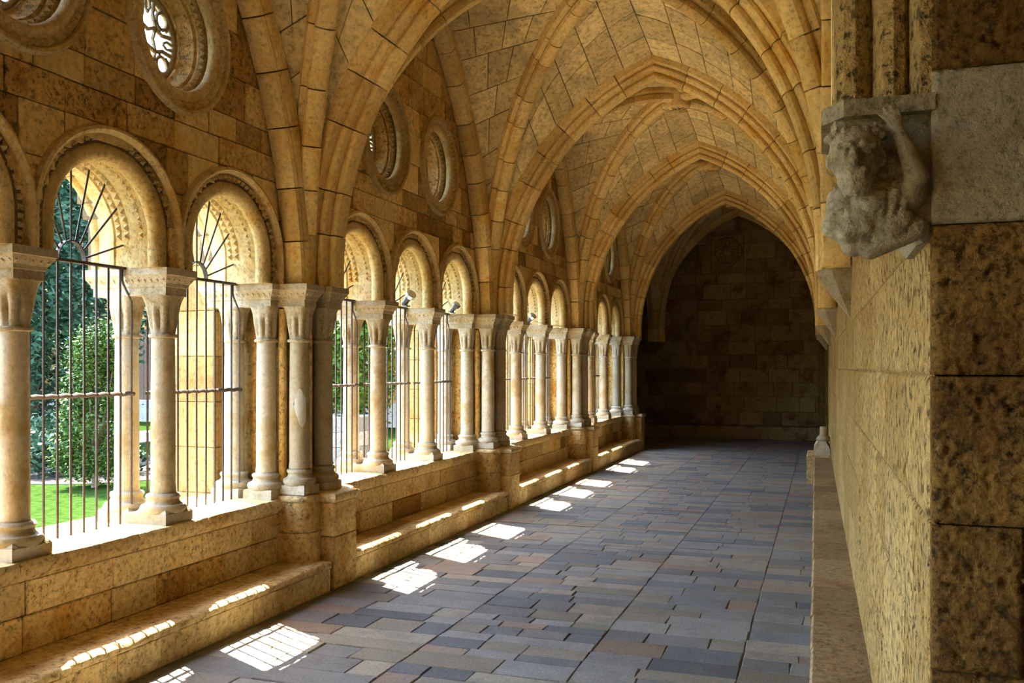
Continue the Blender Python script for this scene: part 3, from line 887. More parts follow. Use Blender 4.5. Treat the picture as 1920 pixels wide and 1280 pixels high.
# ------------------------------------------------------------------ solid wall opposite the arcade
def relief_plate(fn, u0, u1, v0, v1, step, back, grain, pit, fq):
    """weathered face of one block: grid over (u, v), fn(u, v, depth) gives the point, depth > 0 goes into the stone"""
    nu, nv = max(2, int((u1 - u0) / step)), max(2, int((v1 - v0) / step))
    m = MB()
    for i in range(nu + 1):
        for j in range(nv + 1):
            u, v = u0 + (u1 - u0) * i / nu, v0 + (v1 - v0) * j / nv
            q = Vector((u, v, 3.7))
            a = mnoise.noise(q * fq); b = mnoise.noise(q * fq * 2.6 + Vector((9, 0, 0))); c = mnoise.noise(q * fq * .62 + Vector((0, 5, 0)))
            e = min(u - u0, u1 - u, v - v0, v1 - v)
            dep = grain * (a * .6 + b * .5) + pit * (max(0.0, a * .5 + c * .8 - .30) ** .7) + (0.007 * (1 - e / .012) if e < .012 else 0)
            m.v.append(tuple(fn(u, v, dep)))
    n = nv + 1
    m.f = [(i * n + j, (i + 1) * n + j, (i + 1) * n + j + 1, i * n + j + 1) for i in range(nu) for j in range(nv)]
    rim = [i * n for i in range(nu + 1)] + [nu * n + j for j in range(1, n)] + [i * n + nv for i in range(nu - 1, -1, -1)] + [j for j in range(nv - 1, 0, -1)]
    o = len(m.v)
    for r in rim:
        i, j = divmod(r, n)
        m.v.append(tuple(fn(u0 + (u1 - u0) * i / nu, v0 + (v1 - v0) * j / nv, back)))
    L = len(rim)
    m.f += [(rim[k], rim[(k + 1) % L], o + (k + 1) % L, o + k) for k in range(L)]
    return m
wall_r = MB()
Y0R = 2.36
DOOR0, DOOR1, DOORZ = 19.2, 26.1, 2.60
for (a, b, z0, z1) in ((Y0R, DOOR0, -.2, 7.2), (DOOR1, YEND + .5, -.2, 7.2), (DOOR0, DOOR1, DOORZ, 7.2)):
    wall_r.rings([[(xr(a) + .012, a, z0), (2.2, a, z0), (2.2, a, z1), (xr(a) + .012, a, z1)], [(xr(b) + .012, b, z0), (2.2, b, z0), (2.2, b, z1), (xr(b) + .012, b, z1)]])
wall_r.box(2.0, 2.3, DOOR0 - .1, DOOR1 + .1, -.2, 2.7); wall_r.box(.0, 2.2, DOOR0 - .1, DOOR1 + .1, 2.6, 2.8)
wall_r = wall_r.build('wall_right', 'smooth_wall')
tag(wall_r, 'long pitted ochre ashlar wall facing the arcade', 'wall', kind='structure')
rw = random.Random(77)
zr = [0.50, 0.92, 1.285, 1.63, 1.98, 2.335, 2.70, 3.05, 3.42, 3.80, 4.2, 4.6, 5.0, 5.4, 5.8, 6.2, 6.6]
for z0, z1 in zip(zr, zr[1:]):
    y = Y0R + .02
    fst = True
    while y < DOOR0:
        L = rw.uniform(0.55, 1.15)
        if fst: L = rw.uniform(.35, .9); 
        y2 = min(y + L, DOOR0)
        d = rw.uniform(-.002, .002)
        if z0 < 2.6 or y < 10:
            m = MB()
            g = .0012
            a, b = y + (0 if fst else g), y2 - g
            fr = lambda yy: xr(yy) - d
            ring = lambda z, i: [(fr(a + i) + i, a + i, z), (fr(b - i) + i, b - i, z), (fr(b) + .1, b, z), (fr(a) + .1, a, z)]
            m.rings([ring(z0 + g, .002), [(fr(a), a, z0 + g + .002), (fr(b), b, z0 + g + .002), (fr(b) + .1, b, z0 + g + .002), (fr(a) + .1, a, z0 + g + .002)],
                     [(fr(a), a, z1 - g - .002), (fr(b), b, z1 - g - .002), (fr(b) + .1, b, z1 - g - .002), (fr(a) + .1, a, z1 - g - .002)], ring(z1 - g, .002)])
            if a < 6.2 and .4 < z0 < 2.6:
                m = relief_plate(lambda u, v, q: (xr(u) - d + q, u, v), a, b, z0 + g, z1 - g, .011, .08, .0022, .011, 34.0)
                m.build('stone_block', 'smooth_wall', wall_r, smooth=80)
            else:
                m.build('stone_block', 'smooth_wall', wall_r)
        y = y2; fst = False
# the wall's near end, seen face on
pil = MB(); pil.box(xr(Y0R) + .015, 2.2, Y0R, Y0R + .05, -.2, 7.2); pil = pil.build('wall_end_face', 'rough')
tag(pil, 'rough pitted end face of the solid wall beside the carved corbel', 'wall', kind='structure')
pil.name = 'wall_near_end'
for i, (z0, z1) in enumerate(zip(zr, zr[1:])):
    x = xr(Y0R) + .004
    for q, L in enumerate(((.195, .5, .5) if i in (2,) else (.42, .5, .5) if i % 2 else (.30, .5, .5))):
        m = MB(); d = rw.uniform(-.004, .004)
        m.box(x + .002, x + L - .003, Y0R - .022 + d, Y0R + .03, z0 + .002, z1 - .002, .006)
        plain_row = z0 > 2.3 and z1 < 2.75
        if q == 0 and .8 < z0 < 3.3:
            m = relief_plate(lambda u, v, w: (u, Y0R - .022 + d + w, v), x + .001, x + L - .002, z0 + .002, z1 - .002, .0055, .05, .0016 if plain_row else .0058, .003 if plain_row else .016, 60.0)
        m.build('stone_block', 'rough' if not plain_row else 'corbel', pil, smooth=80 if q == 0 else None)
        x += L
m = MB(); m.box(1.4, 2.6, -3.0, Y0R + .2, -.3, 7.3); w = m.build('wall_recess', 'rough'); tag(w, 'set-back wall beside the camera', 'wall', kind='structure')

# bench along the solid wall
t = thing('stone_bench', 'brown stone bench along the solid wall opposite the arcade', 'bench', (0, 0, 0))
y = Y0R
while y < 15.9:
    L = rw.uniform(.5, .95); y2 = min(y + L, 15.9)
    m = MB()
    xf = -.052 - .009 * (y - 4) * .9
    m.rings([[(x, yy, z) for x, z in ((xf + .01, -.02), (xf + .01, .40), (xf - .008, .41), (xf - .01, .48), (xf + .004, .50), (xr(yy) + .06, .50), (xr(yy) + .06, -.02))] for yy in (y + .002, y2 - .002)])
    m.build('bench_block', 'bench_dark', t)
    y = y2
t = thing('stone_pedestal', 'low moulded stone pedestal at the far end of the wall bench', 'pedestal', (-.02, 16.9, 0))
m = MB(); rect_loft(m, -.26, .12, -.6, .6, [(0, 0), (0, .46), (-.02, .48)]); m.build('plinth', 'bench', t)
m = MB(); rect_loft(m, -.14, .12, -.45, .45, [(0, .48), (0, .60), (-.03, .66), (-.06, .70)]); m.build('base', 'carved', t)
m = MB(); m.lathe([(.11, .70), (.13, .73), (.10, .78), (.07, .80), (.06, .95), (.02, .96)], (.02, 0, 0), 20); m.build('finial', 'carved', t, smooth=45)
# doorway
m = MB(); m.box(1.6, 1.68, DOOR0 - .05, DOOR1 + .05, 0, DOORZ); d = m.build('door_1', 'wood'); tag(d, 'dark wooden door deep in the far doorway', 'door', kind='structure')

# corbels
def pyramid_corbel(k, label):
    yc = PY[k]; t = thing('pyramid_corbel', label, 'corbel', (xr(yc), yc, 2.384), 'plain corbels')
    plan = [(0.02, -.25), (-.13, -.25), (-.235, -.13), (-.235, .13), (-.13, .25), (.02, .25)]
    m = MB(); m.rings([[(x, y, z) for x, y in plan] for z in (.31, .35)]); m.build('corbel_slab', 'carved', t)
    m = MB()
    tip = [(.02, -.03), (-.005, -.03), (-.012, -.015), (-.012, .015), (-.005, .03), (.02, .03)]
    m.rings([[(x, y, 0.0) for x, y in tip], [(x, y, .31) for x, y in plan]]); m.build('corbel_body', 'carved', t)
for k in (1, 2, 3, 4):
    pyramid_corbel(k, 'plain tapering corbel on the solid wall, %s from the carved one' % ORD[k - 1])
t = thing('pyramid_corbel', 'dark tapering corbel at the corner of the end wall', 'corbel', (-4.72, YEND, 2.36))
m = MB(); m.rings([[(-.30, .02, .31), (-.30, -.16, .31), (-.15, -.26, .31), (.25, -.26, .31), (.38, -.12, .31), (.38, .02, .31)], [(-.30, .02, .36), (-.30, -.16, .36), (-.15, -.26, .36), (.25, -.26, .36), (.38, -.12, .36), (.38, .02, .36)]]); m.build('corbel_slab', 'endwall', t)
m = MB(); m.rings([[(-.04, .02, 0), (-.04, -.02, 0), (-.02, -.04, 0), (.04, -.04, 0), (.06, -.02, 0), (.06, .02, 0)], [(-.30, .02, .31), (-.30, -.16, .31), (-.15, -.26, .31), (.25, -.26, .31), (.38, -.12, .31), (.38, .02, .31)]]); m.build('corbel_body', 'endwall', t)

# ------------------------------------------------------------------ carved corbel with a crouching figure
def blob(parts, vox, name, smooth_it=3):
    bm = bmesh.new()
    for p in parts:
        if p[0] == 's':
            _, c, r = p[:3]
            mt = Matrix.Translation(c)
            sc = p[3] if len(p) > 3 else (1, 1, 1)
            bmesh.ops.create_icosphere(bm, subdivisions=3, radius=r, matrix=mt @ Matrix.Diagonal((*sc, 1)))
        else:
            _, a, b, ra, rb = p
            a, b = Vector(a), Vector(b); n = max(3, int((b - a).length / (min(ra, rb) * .5)))
            for i in range(n + 1):
                k = i / n
                bmesh.ops.create_icosphere(bm, subdivisions=2, radius=ra + (rb - ra) * k, matrix=Matrix.Translation(a.lerp(b, k)))
    me = bpy.data.meshes.new(name + '_src'); bm.to_mesh(me); bm.free()
    ob = bpy.data.objects.new(name + '_src', me); C.objects.link(ob)
    md = ob.modifiers.new('r', 'REMESH'); md.mode = 'VOXEL'; md.voxel_size = vox
    sm = ob.modifiers.new('s', 'SMOOTH'); sm.iterations = smooth_it; sm.factor = .5
    dg = bpy.context.evaluated_depsgraph_get()
    out = bpy.data.meshes.new_from_object(ob.evaluated_get(dg))
    bpy.data.objects.remove(ob); bpy.data.meshes.remove(me)
    out.name = name
    out.polygons.foreach_set('use_smooth', [True] * len(out.polygons))
    return out
cc = thing('carved_corbel', 'carved stone corbel of a crouching bearded figure raising one hand', 'corbel', (xr(2.4), 2.36, 2.30))
# local: x 0 at the wall face (negative into the gallery), y 0 at the wall end face, z 0 at the foot
m = MB(); m.rings([[(x, y, z) for x, y in ((.012, -.026), (-.19, -.026), (-.242, .05), (-.242, .36), (-.19, .42), (.012, .42))] for z in (.305, .345)]); m.build('abacus_slab', 'corbel', cc)
m = MB(); m.rings([[(x, y, z) for x, y in ((.012, a), (b, a), (b - .01, a + .05), (b - .01, .38), (.012, .38))] for z, a, b in ((.0, .03, -.01), (.05, -.005, -.05), (.16, .015, -.17), (.305, .01, -.21))]); m.build('corbel_body', 'corbel', cc)
hx, hy, hz = -.158, -.055, .200
parts = [('s', (hx, hy, hz), .046, (1, 1, 1.18)), ('s', (hx, hy + .01, hz + .018), .049), ('s', (hx - .002, hy - .012, hz - .040), .033),      # skull, crown, jaw
         ('c', (hx - .003, hy - .047, hz + .006), (hx - .005, hy - .054, hz - .016), .007, .011),                                             # nose
         ('c', (hx - .030, hy - .040, hz + .016), (hx - .010, hy - .046, hz + .018), .007, .007), ('c', (hx + .010, hy - .046, hz + .018), (hx + .030, hy - .038, hz + .016), .007, .007),   # brows
         ('s', (hx - .020, hy - .040, hz + .003), .0075), ('s', (hx + .020, hy - .039, hz + .003), .0075),                                     # eyes
         ('c', (hx - .014, hy - .044, hz - .028), (hx + .012, hy - .044, hz - .028), .006, .006), ('c', (hx - .010, hy - .042, hz - .038), (hx + .010, hy - .042, hz - .038), .006, .006),   # lips
         ('s', (hx + .047, hy + .005, hz - .002), .011, (.7, 1, 1.5)), ('s', (hx - .047, hy + .005, hz - .002), .011, (.7, 1, 1.5)),           # ears
         ('c', (hx + .01, hy + .03, hz - .05), (hx + .03, hy + .03, hz - .10), .034, .045),                                                    # neck
         ('c', (hx - .03, hy + .045, hz - .10), (hx + .11, hy + .045, hz - .085), .045, .045),                                                 # shoulders
         ('c', (hx + .01, hy + .05, hz - .10), (hx + .05, hy + .055, hz - .165), .055, .045),                                                  # chest
         # raised arm: shoulder, elbow, wrist
         ('c', (hx + .105, hy + .035, hz - .085), (hx + .128, hy + .012, hz - .055), .030, .026),
         ('c', (hx + .128, hy + .012, hz - .055), (hx + .092, hy + .004, hz + .045), .026, .017),
         ('s', (hx + .080, hy + .004, hz + .064), .019, (1, .7, 1.2)),
         # fingers and thumb
         ('c', (hx + .070, hy, hz + .076), (hx + .045, hy - .002, hz + .098), .0062, .0052), ('c', (hx + .077, hy - .002, hz + .080), (hx + .057, hy - .004, hz + .108), .0064, .0052),
         ('c', (hx + .085, hy - .002, hz + .080), (hx + .071, hy - .004, hz + .112), .0064, .0052), ('c', (hx + .092, hy, hz + .076), (hx + .086, hy - .002, hz + .104), .006, .005),
         ('c', (hx + .066, hy, hz + .058), (hx + .036, hy - .004, hz + .074), .0068, .0055),
         # other arm tucked under, folds of the garment, drawn-up leg
         ('c', (hx - .035, hy + .05, hz - .095), (hx - .055, hy + .045, hz - .15), .032, .026), ('c', (hx - .055, hy + .045, hz - .15), (hx + .02, hy + .02, hz - .165), .026, .020),
         ('c', (hx - .02, hy + .04, hz - .175), (hx + .10, hy + .03, hz - .15), .030, .026), ('c', (hx - .01, hy + .06, hz - .20), (hx + .06, hy + .06, hz - .205), .032, .020)]
for q in range(6):                                                     # folds
    a = q / 5
    parts.append(('c', (hx - .03 + a * .14, hy + .012 - .012 * math.sin(a * 3.1), hz - .095 + .01 * a), (hx - .01 + a * .10, hy + .018, hz - .175 + .02 * a), .010, .007))
for q in range(7):                                                     # locks of hair
    a = -1.15 + q * .383
    parts.append(('c', (hx + .050 * math.sin(a), hy - .018 * math.cos(a), hz + .052 * math.cos(a * .55)), (hx + .054 * math.sin(a), hy + .03, hz + .060 * math.cos(a * .6)), .0085, .010))
for q in range(5):                                                     # beard
    a = -.8 + q * .4
    parts.append(('c', (hx + .030 * math.sin(a), hy - .034 * math.cos(a), hz - .044), (hx + .024 * math.sin(a), hy - .026 * math.cos(a), hz - .072), .009, .006))
hc = Vector((hx, hy, hz))
nh = len(parts)
for q in list(range(12)) + list(range(nh - 12, nh)):                   # head, hair and beard a little over life scale
    p = parts[q]; K = 1.24
    sc = lambda v: tuple(hc + (Vector(v) - hc) * K + Vector((-.006, -.008, -.006)))
    parts[q] = (p[0], sc(p[1]), p[2] * K, *p[3:]) if p[0] == 's' else ('c', sc(p[1]), sc(p[2]), p[3] * K, p[4] * K)
parts += [('s', (hx + .02, hy + .07, hz - .13), .085, (1.05, .8, .75)), ('s', (hx + .075, hy + .06, hz - .16), .055), ('c', (hx + .07, hy + .07, hz - .03), (hx + .11, hy + .075, hz - .09), .05, .05),
          ('c', (hx - .055, hy + .06, hz - .155), (hx + .03, hy + .05, hz - .215), .03, .026), ('c', (hx + .03, hy + .05, hz - .215), (hx + .13, hy + .045, hz - .17), .026, .03)]
fig = blob(parts, 0.0032, 'figure', 2)
fig.materials.append(MAT['corbel'])
mesh_obj('figure', fig, cc)

# ------------------------------------------------------------------ end wall
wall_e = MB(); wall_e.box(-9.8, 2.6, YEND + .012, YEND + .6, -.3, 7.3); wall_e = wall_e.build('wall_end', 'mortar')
tag(wall_e, 'dark masonry wall closing the far end of the gallery', 'wall', kind='structure')
re_ = random.Random(9)
z = 0.38
while z < 6.4:
    h = re_.uniform(.30, .46)
    x = -6.2
    while x < (-.12 if z < 2.4 else .3):
        L = re_.uniform(.4, .95)
        if z < 2.4: L = min(L, -.11 - x)
        if not (-3.06 < x + L and x < -2.1 and z + h > 4.76 and z < 5.78):
            m = MB(); d = re_.uniform(-.012, .008)
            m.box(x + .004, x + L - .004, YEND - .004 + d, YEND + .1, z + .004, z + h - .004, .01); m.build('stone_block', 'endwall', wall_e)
        else:
            for (a, b) in ((x, min(x + L, -3.03)), (max(x, -2.13), x + L)):
                if b - a > .06:
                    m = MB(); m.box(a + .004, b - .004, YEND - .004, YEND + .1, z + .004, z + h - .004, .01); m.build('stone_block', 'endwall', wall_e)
        x += L
    z += h
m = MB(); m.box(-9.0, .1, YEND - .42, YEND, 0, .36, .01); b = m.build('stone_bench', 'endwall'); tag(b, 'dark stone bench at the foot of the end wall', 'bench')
ro = thing('rosette_panel', 'square stone panel with a carved rosette high on the end wall', 'relief', (-2.58, YEND - .01, 5.27))
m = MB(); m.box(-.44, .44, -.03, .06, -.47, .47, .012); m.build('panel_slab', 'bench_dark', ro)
m = MB()
rs = []
for i in range(32):
    a = 2 * math.pi * i / 32
    rs.append([((.37 + .04 * math.cos(q)) * math.cos(a), -.035 + .04 * math.sin(q), (.37 + .04 * math.cos(q)) * math.sin(a)) for q in [2 * math.pi * j / 8 for j in range(8)]])
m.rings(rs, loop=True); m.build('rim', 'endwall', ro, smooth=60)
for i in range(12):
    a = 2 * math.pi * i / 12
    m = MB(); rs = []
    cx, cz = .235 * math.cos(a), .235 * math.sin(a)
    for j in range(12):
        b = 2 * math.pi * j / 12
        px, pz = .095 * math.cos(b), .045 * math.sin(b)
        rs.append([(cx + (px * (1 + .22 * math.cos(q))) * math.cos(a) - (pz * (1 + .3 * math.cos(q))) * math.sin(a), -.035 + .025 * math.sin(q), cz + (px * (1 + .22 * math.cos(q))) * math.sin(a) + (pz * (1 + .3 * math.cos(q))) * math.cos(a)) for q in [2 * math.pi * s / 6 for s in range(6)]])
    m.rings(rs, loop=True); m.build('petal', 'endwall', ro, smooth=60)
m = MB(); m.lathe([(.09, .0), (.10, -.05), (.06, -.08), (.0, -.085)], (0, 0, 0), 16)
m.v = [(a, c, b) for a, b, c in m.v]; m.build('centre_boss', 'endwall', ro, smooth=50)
# side gallery beyond the corner, walled off without its arcade to keep light out
m = MB(); m.box(-9.8, -9.5, PY[4] - .3, YEND + .6, -.3, 7.3); w = m.build('wall_light_block', 'ochre'); tag(w, 'unseen wall added across the side gallery to keep it dark', 'wall', kind='structure')
m = MB(); m.box(-9.5, -5.3, PY[4] - .3, PY[4] + .1, -.3, 7.3); w = m.build('wall_garden', 'gold'); tag(w, 'sunlit ochre wall of the side gallery towards the garden', 'wall', kind='structure')
m = MB(); m.box(-9.5, -4.65, PY[4] + .1, YEND, 6.6, 6.8); w = m.build('ceiling_side', 'web'); tag(w, 'dark ceiling of the side gallery', 'ceiling', kind='structure')

# ------------------------------------------------------------------ oculi
def ring_lathe(m, prof, seg=48):                    # (r, x) closed profile round the x axis
    m.lathe([(r, x) for r, x in prof], (0, 0, 0), seg, axis='X', caps=False, loop=True)
def make_oculus():
    t = thing('oculus_window', 'x', 'window', (XW, 0, 4.53), 'round windows above the arches', kind='thing')
    m = MB(); ring_lathe(m, [(.498, -.03), (.500, .012), (.548, .018), (.556, .050), (.578, .056), (.592, .036), (.595, -.03)]); m.build('hood_ring', 'archstone', t, smooth=40)
    m = MB(); teeth(m, .502, .552, .012, .034, 60, st=0, a0=0, a1=2 * math.pi, feet=False); m.build('dogtooth_ring', 'archstone', t, kind='stuff')
    m = MB(); ring_lathe(m, circ(.462, -.020, .050, 14)); m.build('roll_ring', 'archstone', t, smooth=60)
    m = MB(); ring_lathe(m, [(.56, -.06), (.425, -.09), (.395, -.12), (.395, -.14), (.372, -.15), (.335, -.24), (.318, -.25), (.312, -.34), (.33, -.365), (.56, -.365)]); m.build('splay', 'ochre', t, smooth=40)
    m = MB(); teeth(m, .385, .43, -.10, .03, 44, st=0, a0=0, a1=2 * math.pi, feet=False); m.build('inner_dogtooth', 'archstone', t, kind='stuff')
    # pierced stone tracery
    tr = MB(); ring_lathe(tr, circ(.300, -.30, .026, 8)); tr = tr.build('tracery', 'carved', t, smooth=60)
    def bar(pts, r=.017):
        m = MB(); m.tube([(-.30, y * .93, z * .93) for y, z in pts], r, 6); m.build('tracery_bar', 'carved', tr, smooth=60)
    for s in (-1, 1):
        bar([(s * .075, -.31), (s * .062, -.18), (s * .095, -.09), (s * .062, 0), (s * .095, .09), (s * .062, .18), (s * .075, .31)])
        bar([(-.31, s * .075), (-.18, s * .062), (-.09, s * .095), (0, s * .062), (.09, s * .095), (.18, s * .062), (.31, s * .075)])
        for q in (-1, 1):
            cy, cz = s * .163, q * .163
            m = MB(); rs = []
            for i in range(14):
                a = 2 * math.pi * i / 14
                rs.append([(-.30 + .016 * math.sin(b), cy + (.062 + .016 * math.cos(b)) * math.cos(a), cz + (.062 + .016 * math.cos(b)) * math.sin(a)) for b in [2 * math.pi * j / 6 for j in range(6)]])
            m.rings(rs, loop=True); m.build('tracery_ring', 'carved', tr, smooth=60)
            bar([(cy + s * .05, cz + q * .05), (s * .235, q * .225)], .014)
            bar([(s * .02, q * .30), (s * .03, q * .24), (s * .0, q * .19)], .012); bar([(s * .30, q * .02), (s * .24, q * .03), (s * .19, q * .0)], .012)
            bar([(s * .23, q * .10), (s * .27, q * .15), (s * .29, q * .14)], .012)
            bar([(s * .06, q * .14), (s * .12, q * .16)], .013); bar([(s * .14, q * .06), (s * .16, q * .12)], .013)
    return t
oc0 = make_oculus()
first = True
for k in range(4):
    for i, (c, z) in enumerate(oculi(k)):
        o = oc0 if first else copy_tree(oc0)
        first = False
        o.location = (XW, c - .03, z); o.scale = (1, .95, 1.05)
        o['label'] = 'round window with dogtooth rings and pierced tracery, %s in the %s bay' % (('nearer one', 'farther one')[i], ORD[k])

# ------------------------------------------------------------------ iron grilles
def make_grille():
    t = thing('iron_grille', 'x', 'grille', (XG, 0, SILL), 'iron grilles between the columns')
    H = ZS - SILL
    rg = random.Random(3)
    for i in range(-5, 6):
        y = i * .1165
        if abs(i) == 5:
            s = 1 if i > 0 else -1
            pts = [(0, y, 0), (0, y, 1.66), (0, y - s * .03, 1.71), (0, y - s * .085, 1.79), (0, y - s * .095, 1.82), (0, y - s * .095, H)]
        else:
            pts = [(0, y, 0), (rg.uniform(-.004, .004), y + rg.uniform(-.003, .003), .9), (0, y, H)]
        m = MB(); m.tube(pts, .0085, 6); m.build('bar', 'iron', t, smooth=60)
    m = MB(); m.tube([(.008, -.60 + 1.2 * i / 20, 1.80 - SILL + (.004 if i % 2 else -.004)) for i in range(21)], .017, 6); m.build('mid_rail', 'iron', t, smooth=60)
    m = MB(); m.box(-.026, .026, -.52, .52, H - .009, H + .011); m.build('top_rail', 'iron', t)
    m = MB(); rs = []
    for i in range(17):
        a = math.pi * i / 16
        rs.append([(x, r * math.cos(a), H + .005 + r * math.sin(a) * 1.15) for x, r in ((-.02, .118), (.02, .118), (.02, .125), (-.02, .125))])
    m.rings(rs); m.build('half_ring', 'iron', t, smooth=40)
    for i in range(9):
        a = math.radians(12 + 19.5 * i)
        r0, r1 = .122, .505
        c, s = math.cos(a), math.sin(a)
        z1 = ARC_ST * min(1, s * 1.6)
        m = MB(); m.tube([(0, r0 * c, H + .005 + r0 * s * 1.15), (0, r1 * c, H + z1 + r1 * s * .99)], .0075, 6); m.build('spoke', 'iron', t, smooth=60)
    m = MB(); m.tube([(0, 0, H), (0, 0, H + .14)], .005, 5); m.build('centre_pin', 'iron', t)
    return t
gr0 = make_grille()
first = True
for k in range(4):
    for i, c in enumerate(arch_centres(k)):
        o = gr0 if first else copy_tree(gr0)
        first = False
        o.location = (XG, c, SILL)
        o['label'] = 'iron bar grille with fan of spokes in the %s opening of the %s bay' % (NTH[i], ORD[k])

# ------------------------------------------------------------------ floodlights on the abaci
def floodlight(y, z, rz, label, silver=True, s=1.0):
    t = thing('floodlight', label, 'lamp', (-4.80, y, ZS), 'small floodlights on the arcade')
    t.rotation_euler = (0, 0, rz); t.scale = (s, s, s)
    m = MB(); m.box(-.03, .03, -.03, .03, 0.0, .012); m.tube([(0, 0, .01), (0, 0, .07)], .010, 6); m.build('bracket', 'lamp_black', t)
    ax = Vector((.75, 0, .55)).normalized()
    o = Vector((0, 0, .08))
    def ringat(d, r, n=16):
        a = ax.cross(Vector((0, 1, 0))).normalized(); b = Vector((0, 1, 0))
        return [o + ax * d + a * (r * math.cos(2 * math.pi * j / n)) + b * (r * math.sin(2 * math.pi * j / n)) for j in range(n)]
    m = MB(); m.rings([ringat(-.09, .02), ringat(-.08, .034), ringat(.02, .036), ringat(.06, .045)]); m.build('housing', 'lamp_black', t, smooth=40)
    m = MB(); m.rings([ringat(.06, .047), ringat(.075, .062), ringat(.12, .064), ringat(.125, .055)]); m.build('reflector', 'lamp_silver' if silver else 'lamp_black', t, smooth=40)
    m = MB(); m.rings([ringat(.122, .054), ringat(.128, .05)]); m.build('lens', 'lens', t)
c2 = (PY[1] + PY[2]) / 2; c3 = (PY[2] + PY[3]) / 2
floodlight(c2 + .22, ZS, -.5, 'small silver floodlight in the middle arch of the second bay')
floodlight(c2 + COLP + .35, ZS, -.4, 'small black floodlight in the farthest arch of the second bay', False, .8)
floodlight(c3 + .25, ZS, -.5, 'small silver floodlight in the middle arch of the third bay')
m = MB()
pts = []
for (a, b, sag) in (((-4.72, c3 + .25, 2.80), (-4.55, c3 + .67, 2.745), .03), ((-4.55, c3 + .67, 2.745), (-4.50, c3 + 1.30, 2.75), .02)):
    for i in range(9):
        k = i / 8; p = Vector(a).lerp(Vector(b), k); p.z -= sag * math.sin(math.pi * k) * .5; pts.append(p)
m.tube(pts, .006, 5)
w = m.build('lamp_cable', 'cable', smooth=60); tag(w, 'pale cable running from the floodlight along the third bay abaci', 'cable')
m = MB()
m.tube([(-4.19 - .04 * math.sin(i * .5), PY[2] - .5 + i * .07, ZS + .012 - .006 * math.sin(i)) for i in range(11)], .005, 5)
w = m.build('lamp_cable', 'cable', smooth=60); tag(w, 'pale cable lying along the capitals of the second pier', 'cable')

# ------------------------------------------------------------------ the garden
GZ = 0.10
m = MB(); m.box(-60, -5.3, -40, 60, -.3, GZ); g = m.build('ground', 'lawn'); tag(g, 'green lawn of the cloister garden', 'lawn', kind='structure')
m = MB(); m.box(-6.9, -5.3, -10, PY[4], GZ - .1, GZ + .03); g = m.build('path_strip', 'gravel'); tag(g, 'pale paved strip outside the arcade', 'path', kind='structure')
m = MB(); m.box(-19.0, -16.2, -10, 60, GZ - .1, GZ + .02); g = m.build('path', 'gravel'); tag(g, 'pale gravel path across the garden', 'path', kind='structure')
m = MB()
m.rings([[(-13.1 + 2.9 * math.cos(a) * (1 + .1 * math.sin(3 * a)), 13.4 + 2.3 * math.sin(a) * (1 + .08 * math.cos(2 * a)), z) for a in [2 * math.pi * i / 28 for i in range(28)]] for z in (GZ - .05, GZ + .008)])
g = m.build('soil_bed', 'soil'); tag(g, 'dark soil bed under the shrubs', 'flower bed')
def leaves(m, n, rg, fn, size, flat=.5):
    for _ in range(n):
        p = fn()
        if p is None: continue
        s = size * rg.uniform(.6, 1.3)
        a = Vector((rg.gauss(0, 1), rg.gauss(0, 1), rg.gauss(0, 1) * flat)).normalized()
        b = a.cross(Vector((rg.gauss(0, 1), rg.gauss(0, 1), rg.gauss(0, 1)))).normalized()
        q = len(m.v)
        m.v += [tuple(p - a * s), tuple(p + b * s * .45), tuple(p + a * s), tuple(p - b * s * .45)]
        m.f.append((q, q + 1, q + 2, q + 3))
def plant(name, label, cat, loc, h, r, n, size, mat, shape, seed, trunk=.06, th=.3, group=None):
    rg = random.Random(seed)
    t = thing(name, label, cat, loc, group)
    cl = [(rg.uniform(0, 6.28), rg.uniform(.0, 1), rg.uniform(.06, 1)) for _ in range(60)]
    def fn():
        if shape == 'cone':
            z = rg.random() ** .8
            R = r * (math.sin(math.pi * min(1, .12 + z * .9)) ** .7 if z < .5 else (1 - ((z - .5) / .5) ** 1.6) * 1.0 + .03)
            a = rg.uniform(0, 6.28); q = R * math.sqrt(rg.uniform(.35, 1)) * (1 + .18 * math.sin(5 * a + 9 * z) + .1 * math.sin(11 * a - 23 * z))
            return Vector((q * math.cos(a), q * math.sin(a), th + z * (h - th)))
        if shape == 'bush':
            ca, cr, cz = cl[rg.randrange(60)]
            R = r * (1 - .55 * cz) * (.35 + .65 * cr)
            c = Vector((R * math.cos(ca), R * math.sin(ca), th + cz * (h - th)))
            return c + Vector((rg.gauss(0, 1), rg.gauss(0, 1), rg.gauss(0, 1.3))) * r * .16
        ca, cr, cz = cl[rg.randrange(60)]
        R = r * math.sqrt(cr) * math.sin(math.pi * (.12 + .8 * cz))
        return Vector((R * math.cos(ca), R * math.sin(ca), th + cz * (h - th))) + Vector((rg.gauss(0, 1), rg.gauss(0, 1), rg.gauss(0, 1))) * r * .17
    m = MB(); leaves(m, n, rg, fn, size); m.build('foliage', mat, t, recalc=False, kind='stuff')
    m = MB(); m.tube([(0, 0, -.1), (.03, .02, h * .25), (0, 0, h * .5), (.02, 0, h * .8)], [trunk, trunk * .85, trunk * .6, trunk * .2], 8)
    if shape != 'cone':
        for q in range(6):
            a = q * 1.05
            m.tube([(0, 0, h * .2), (r * .4 * math.cos(a), r * .4 * math.sin(a), h * .5), (r * .6 * math.cos(a), r * .6 * math.sin(a), h * .75)], [trunk * .5, trunk * .3, trunk * .1], 5)
    m.build('trunk', 'bark', t, smooth=50)
    return t
plant('bushy_shrub', 'tall bright green bushy shrub standing on the lawn', 'shrub', (-10.9, 11.4, GZ), 2.45, .60, 16000, .036, 'leaf_shrub', 'bush', 1, .05, .15)
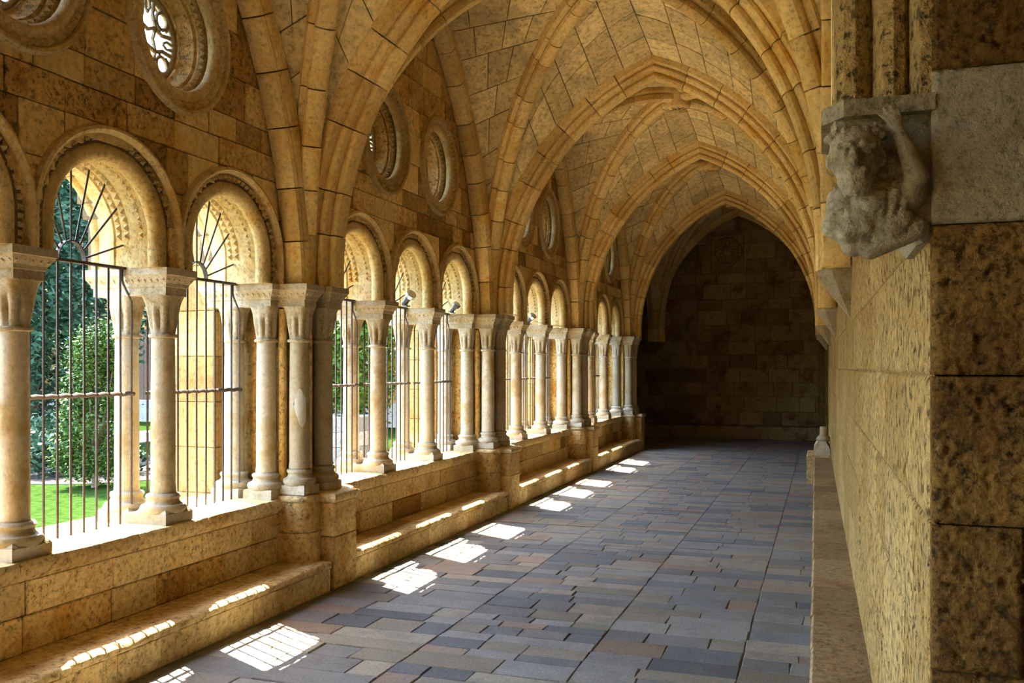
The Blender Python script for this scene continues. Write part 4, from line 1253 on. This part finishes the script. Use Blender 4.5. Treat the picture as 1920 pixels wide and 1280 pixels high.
plant('cypress_tree', 'dark green cypress behind the bright shrub', 'tree', (-18.6, 17.4, GZ), 11.0, 1.5, 22000, .10, 'leaf_cypress', 'cone', 2, .16, .5, 'cypress trees')
plant('cypress_tree', 'dark blue-green cypress filling the first opening in view', 'tree', (-17.6, 15.4, GZ), 9.5, 1.25, 18000, .10, 'leaf_cypress', 'cone', 3, .15, .6, 'cypress trees')
plant('cypress_tree', 'dark cypress seen between the second pair of twin columns', 'tree', (-19.5, 20.6, GZ), 10.0, 1.3, 16000, .10, 'leaf_cypress', 'cone', 4, .15, .6, 'cypress trees')
for i, (x, y, h, w) in enumerate(((-12.9, 12.2, .75, 'low grey-green plant beside the bright shrub'), (-14.3, 13.7, .85, 'low leafy plant at the back of the soil bed'), (-12.0, 12.9, .6, 'small low plant at the front of the soil bed'))):
    plant('low_plant', w, 'plant', (x, y, GZ), h, .65, 1100, .07, 'leaf_low', 'bush', 20 + i, .02, .05, 'low plants in the bed')
plant('leafy_tree', 'light green leafy tree outside the second bay', 'tree', (-9.8, 17.9, GZ), 4.4, 1.5, 13000, .085, 'leaf_tree', 'round', 6, .09, .9)
plant('leafy_tree', 'sunlit leafy tree beyond the second bay, farther out in the garden', 'tree', (-14.5, 24.5, GZ), 6.5, 2.6, 12000, .11, 'leaf_tree', 'round', 8, .12, 1.2)
plant('leafy_tree', 'leafy garden tree beyond the cypresses', 'tree', (-27, 22, GZ), 8.0, 3.6, 12000, .14, 'leaf_shrub', 'round', 9, .16, 1.0)
wl = thing('stone_well', 'grey round stone well on the lawn outside the second bay', 'well', (-9.7, 16.6, GZ))
for j in range(3):
    for q in range(9):
        a0, a1 = 2 * math.pi * (q + .5 * (j % 2)) / 9 + .01, 2 * math.pi * (q + 1 + .5 * (j % 2)) / 9 - .01
        m = MB(); m.rings([[(r * math.cos(a), r * math.sin(a), z) for r, z in ((.62, j * .3 + .004), (.85, j * .3 + .004), (.85, j * .3 + .296), (.62, j * .3 + .296))] for a in (a0, (a0 + a1) / 2, a1)])
        m.build('stone_block', 'wellstone', wl)
# far range of the cloister
m = MB(); m.box(-60, -9.5, 26.0, 26.6, -.3, 8.0); g = m.build('wall_far_range', 'gold'); tag(g, 'sunlit far range of the cloister beyond the garden', 'wall', kind='structure')
m = MB(); m.box(-60, -9.5, 25.75, 26.0, 0, .85, .02); m.build('parapet', 'wellstone', g)
dr = thing('garden_door', 'brown plank door in the far range of the cloister', 'door', (-22.9, 25.98, .85), kind='thing')
for i in range(4):
    m = MB(); m.box(-.62 + i * .31, -.62 + i * .31 + .30, -.06, .02, 0, 2.5, .01); m.build('door_plank', 'wood', dr)
m = MB(); m.box(-60, -59.4, -40, 60, -.3, 8.0); g = m.build('wall_far_side', 'gold'); tag(g, 'opposite range of the cloister far behind the trees', 'wall', kind='structure')
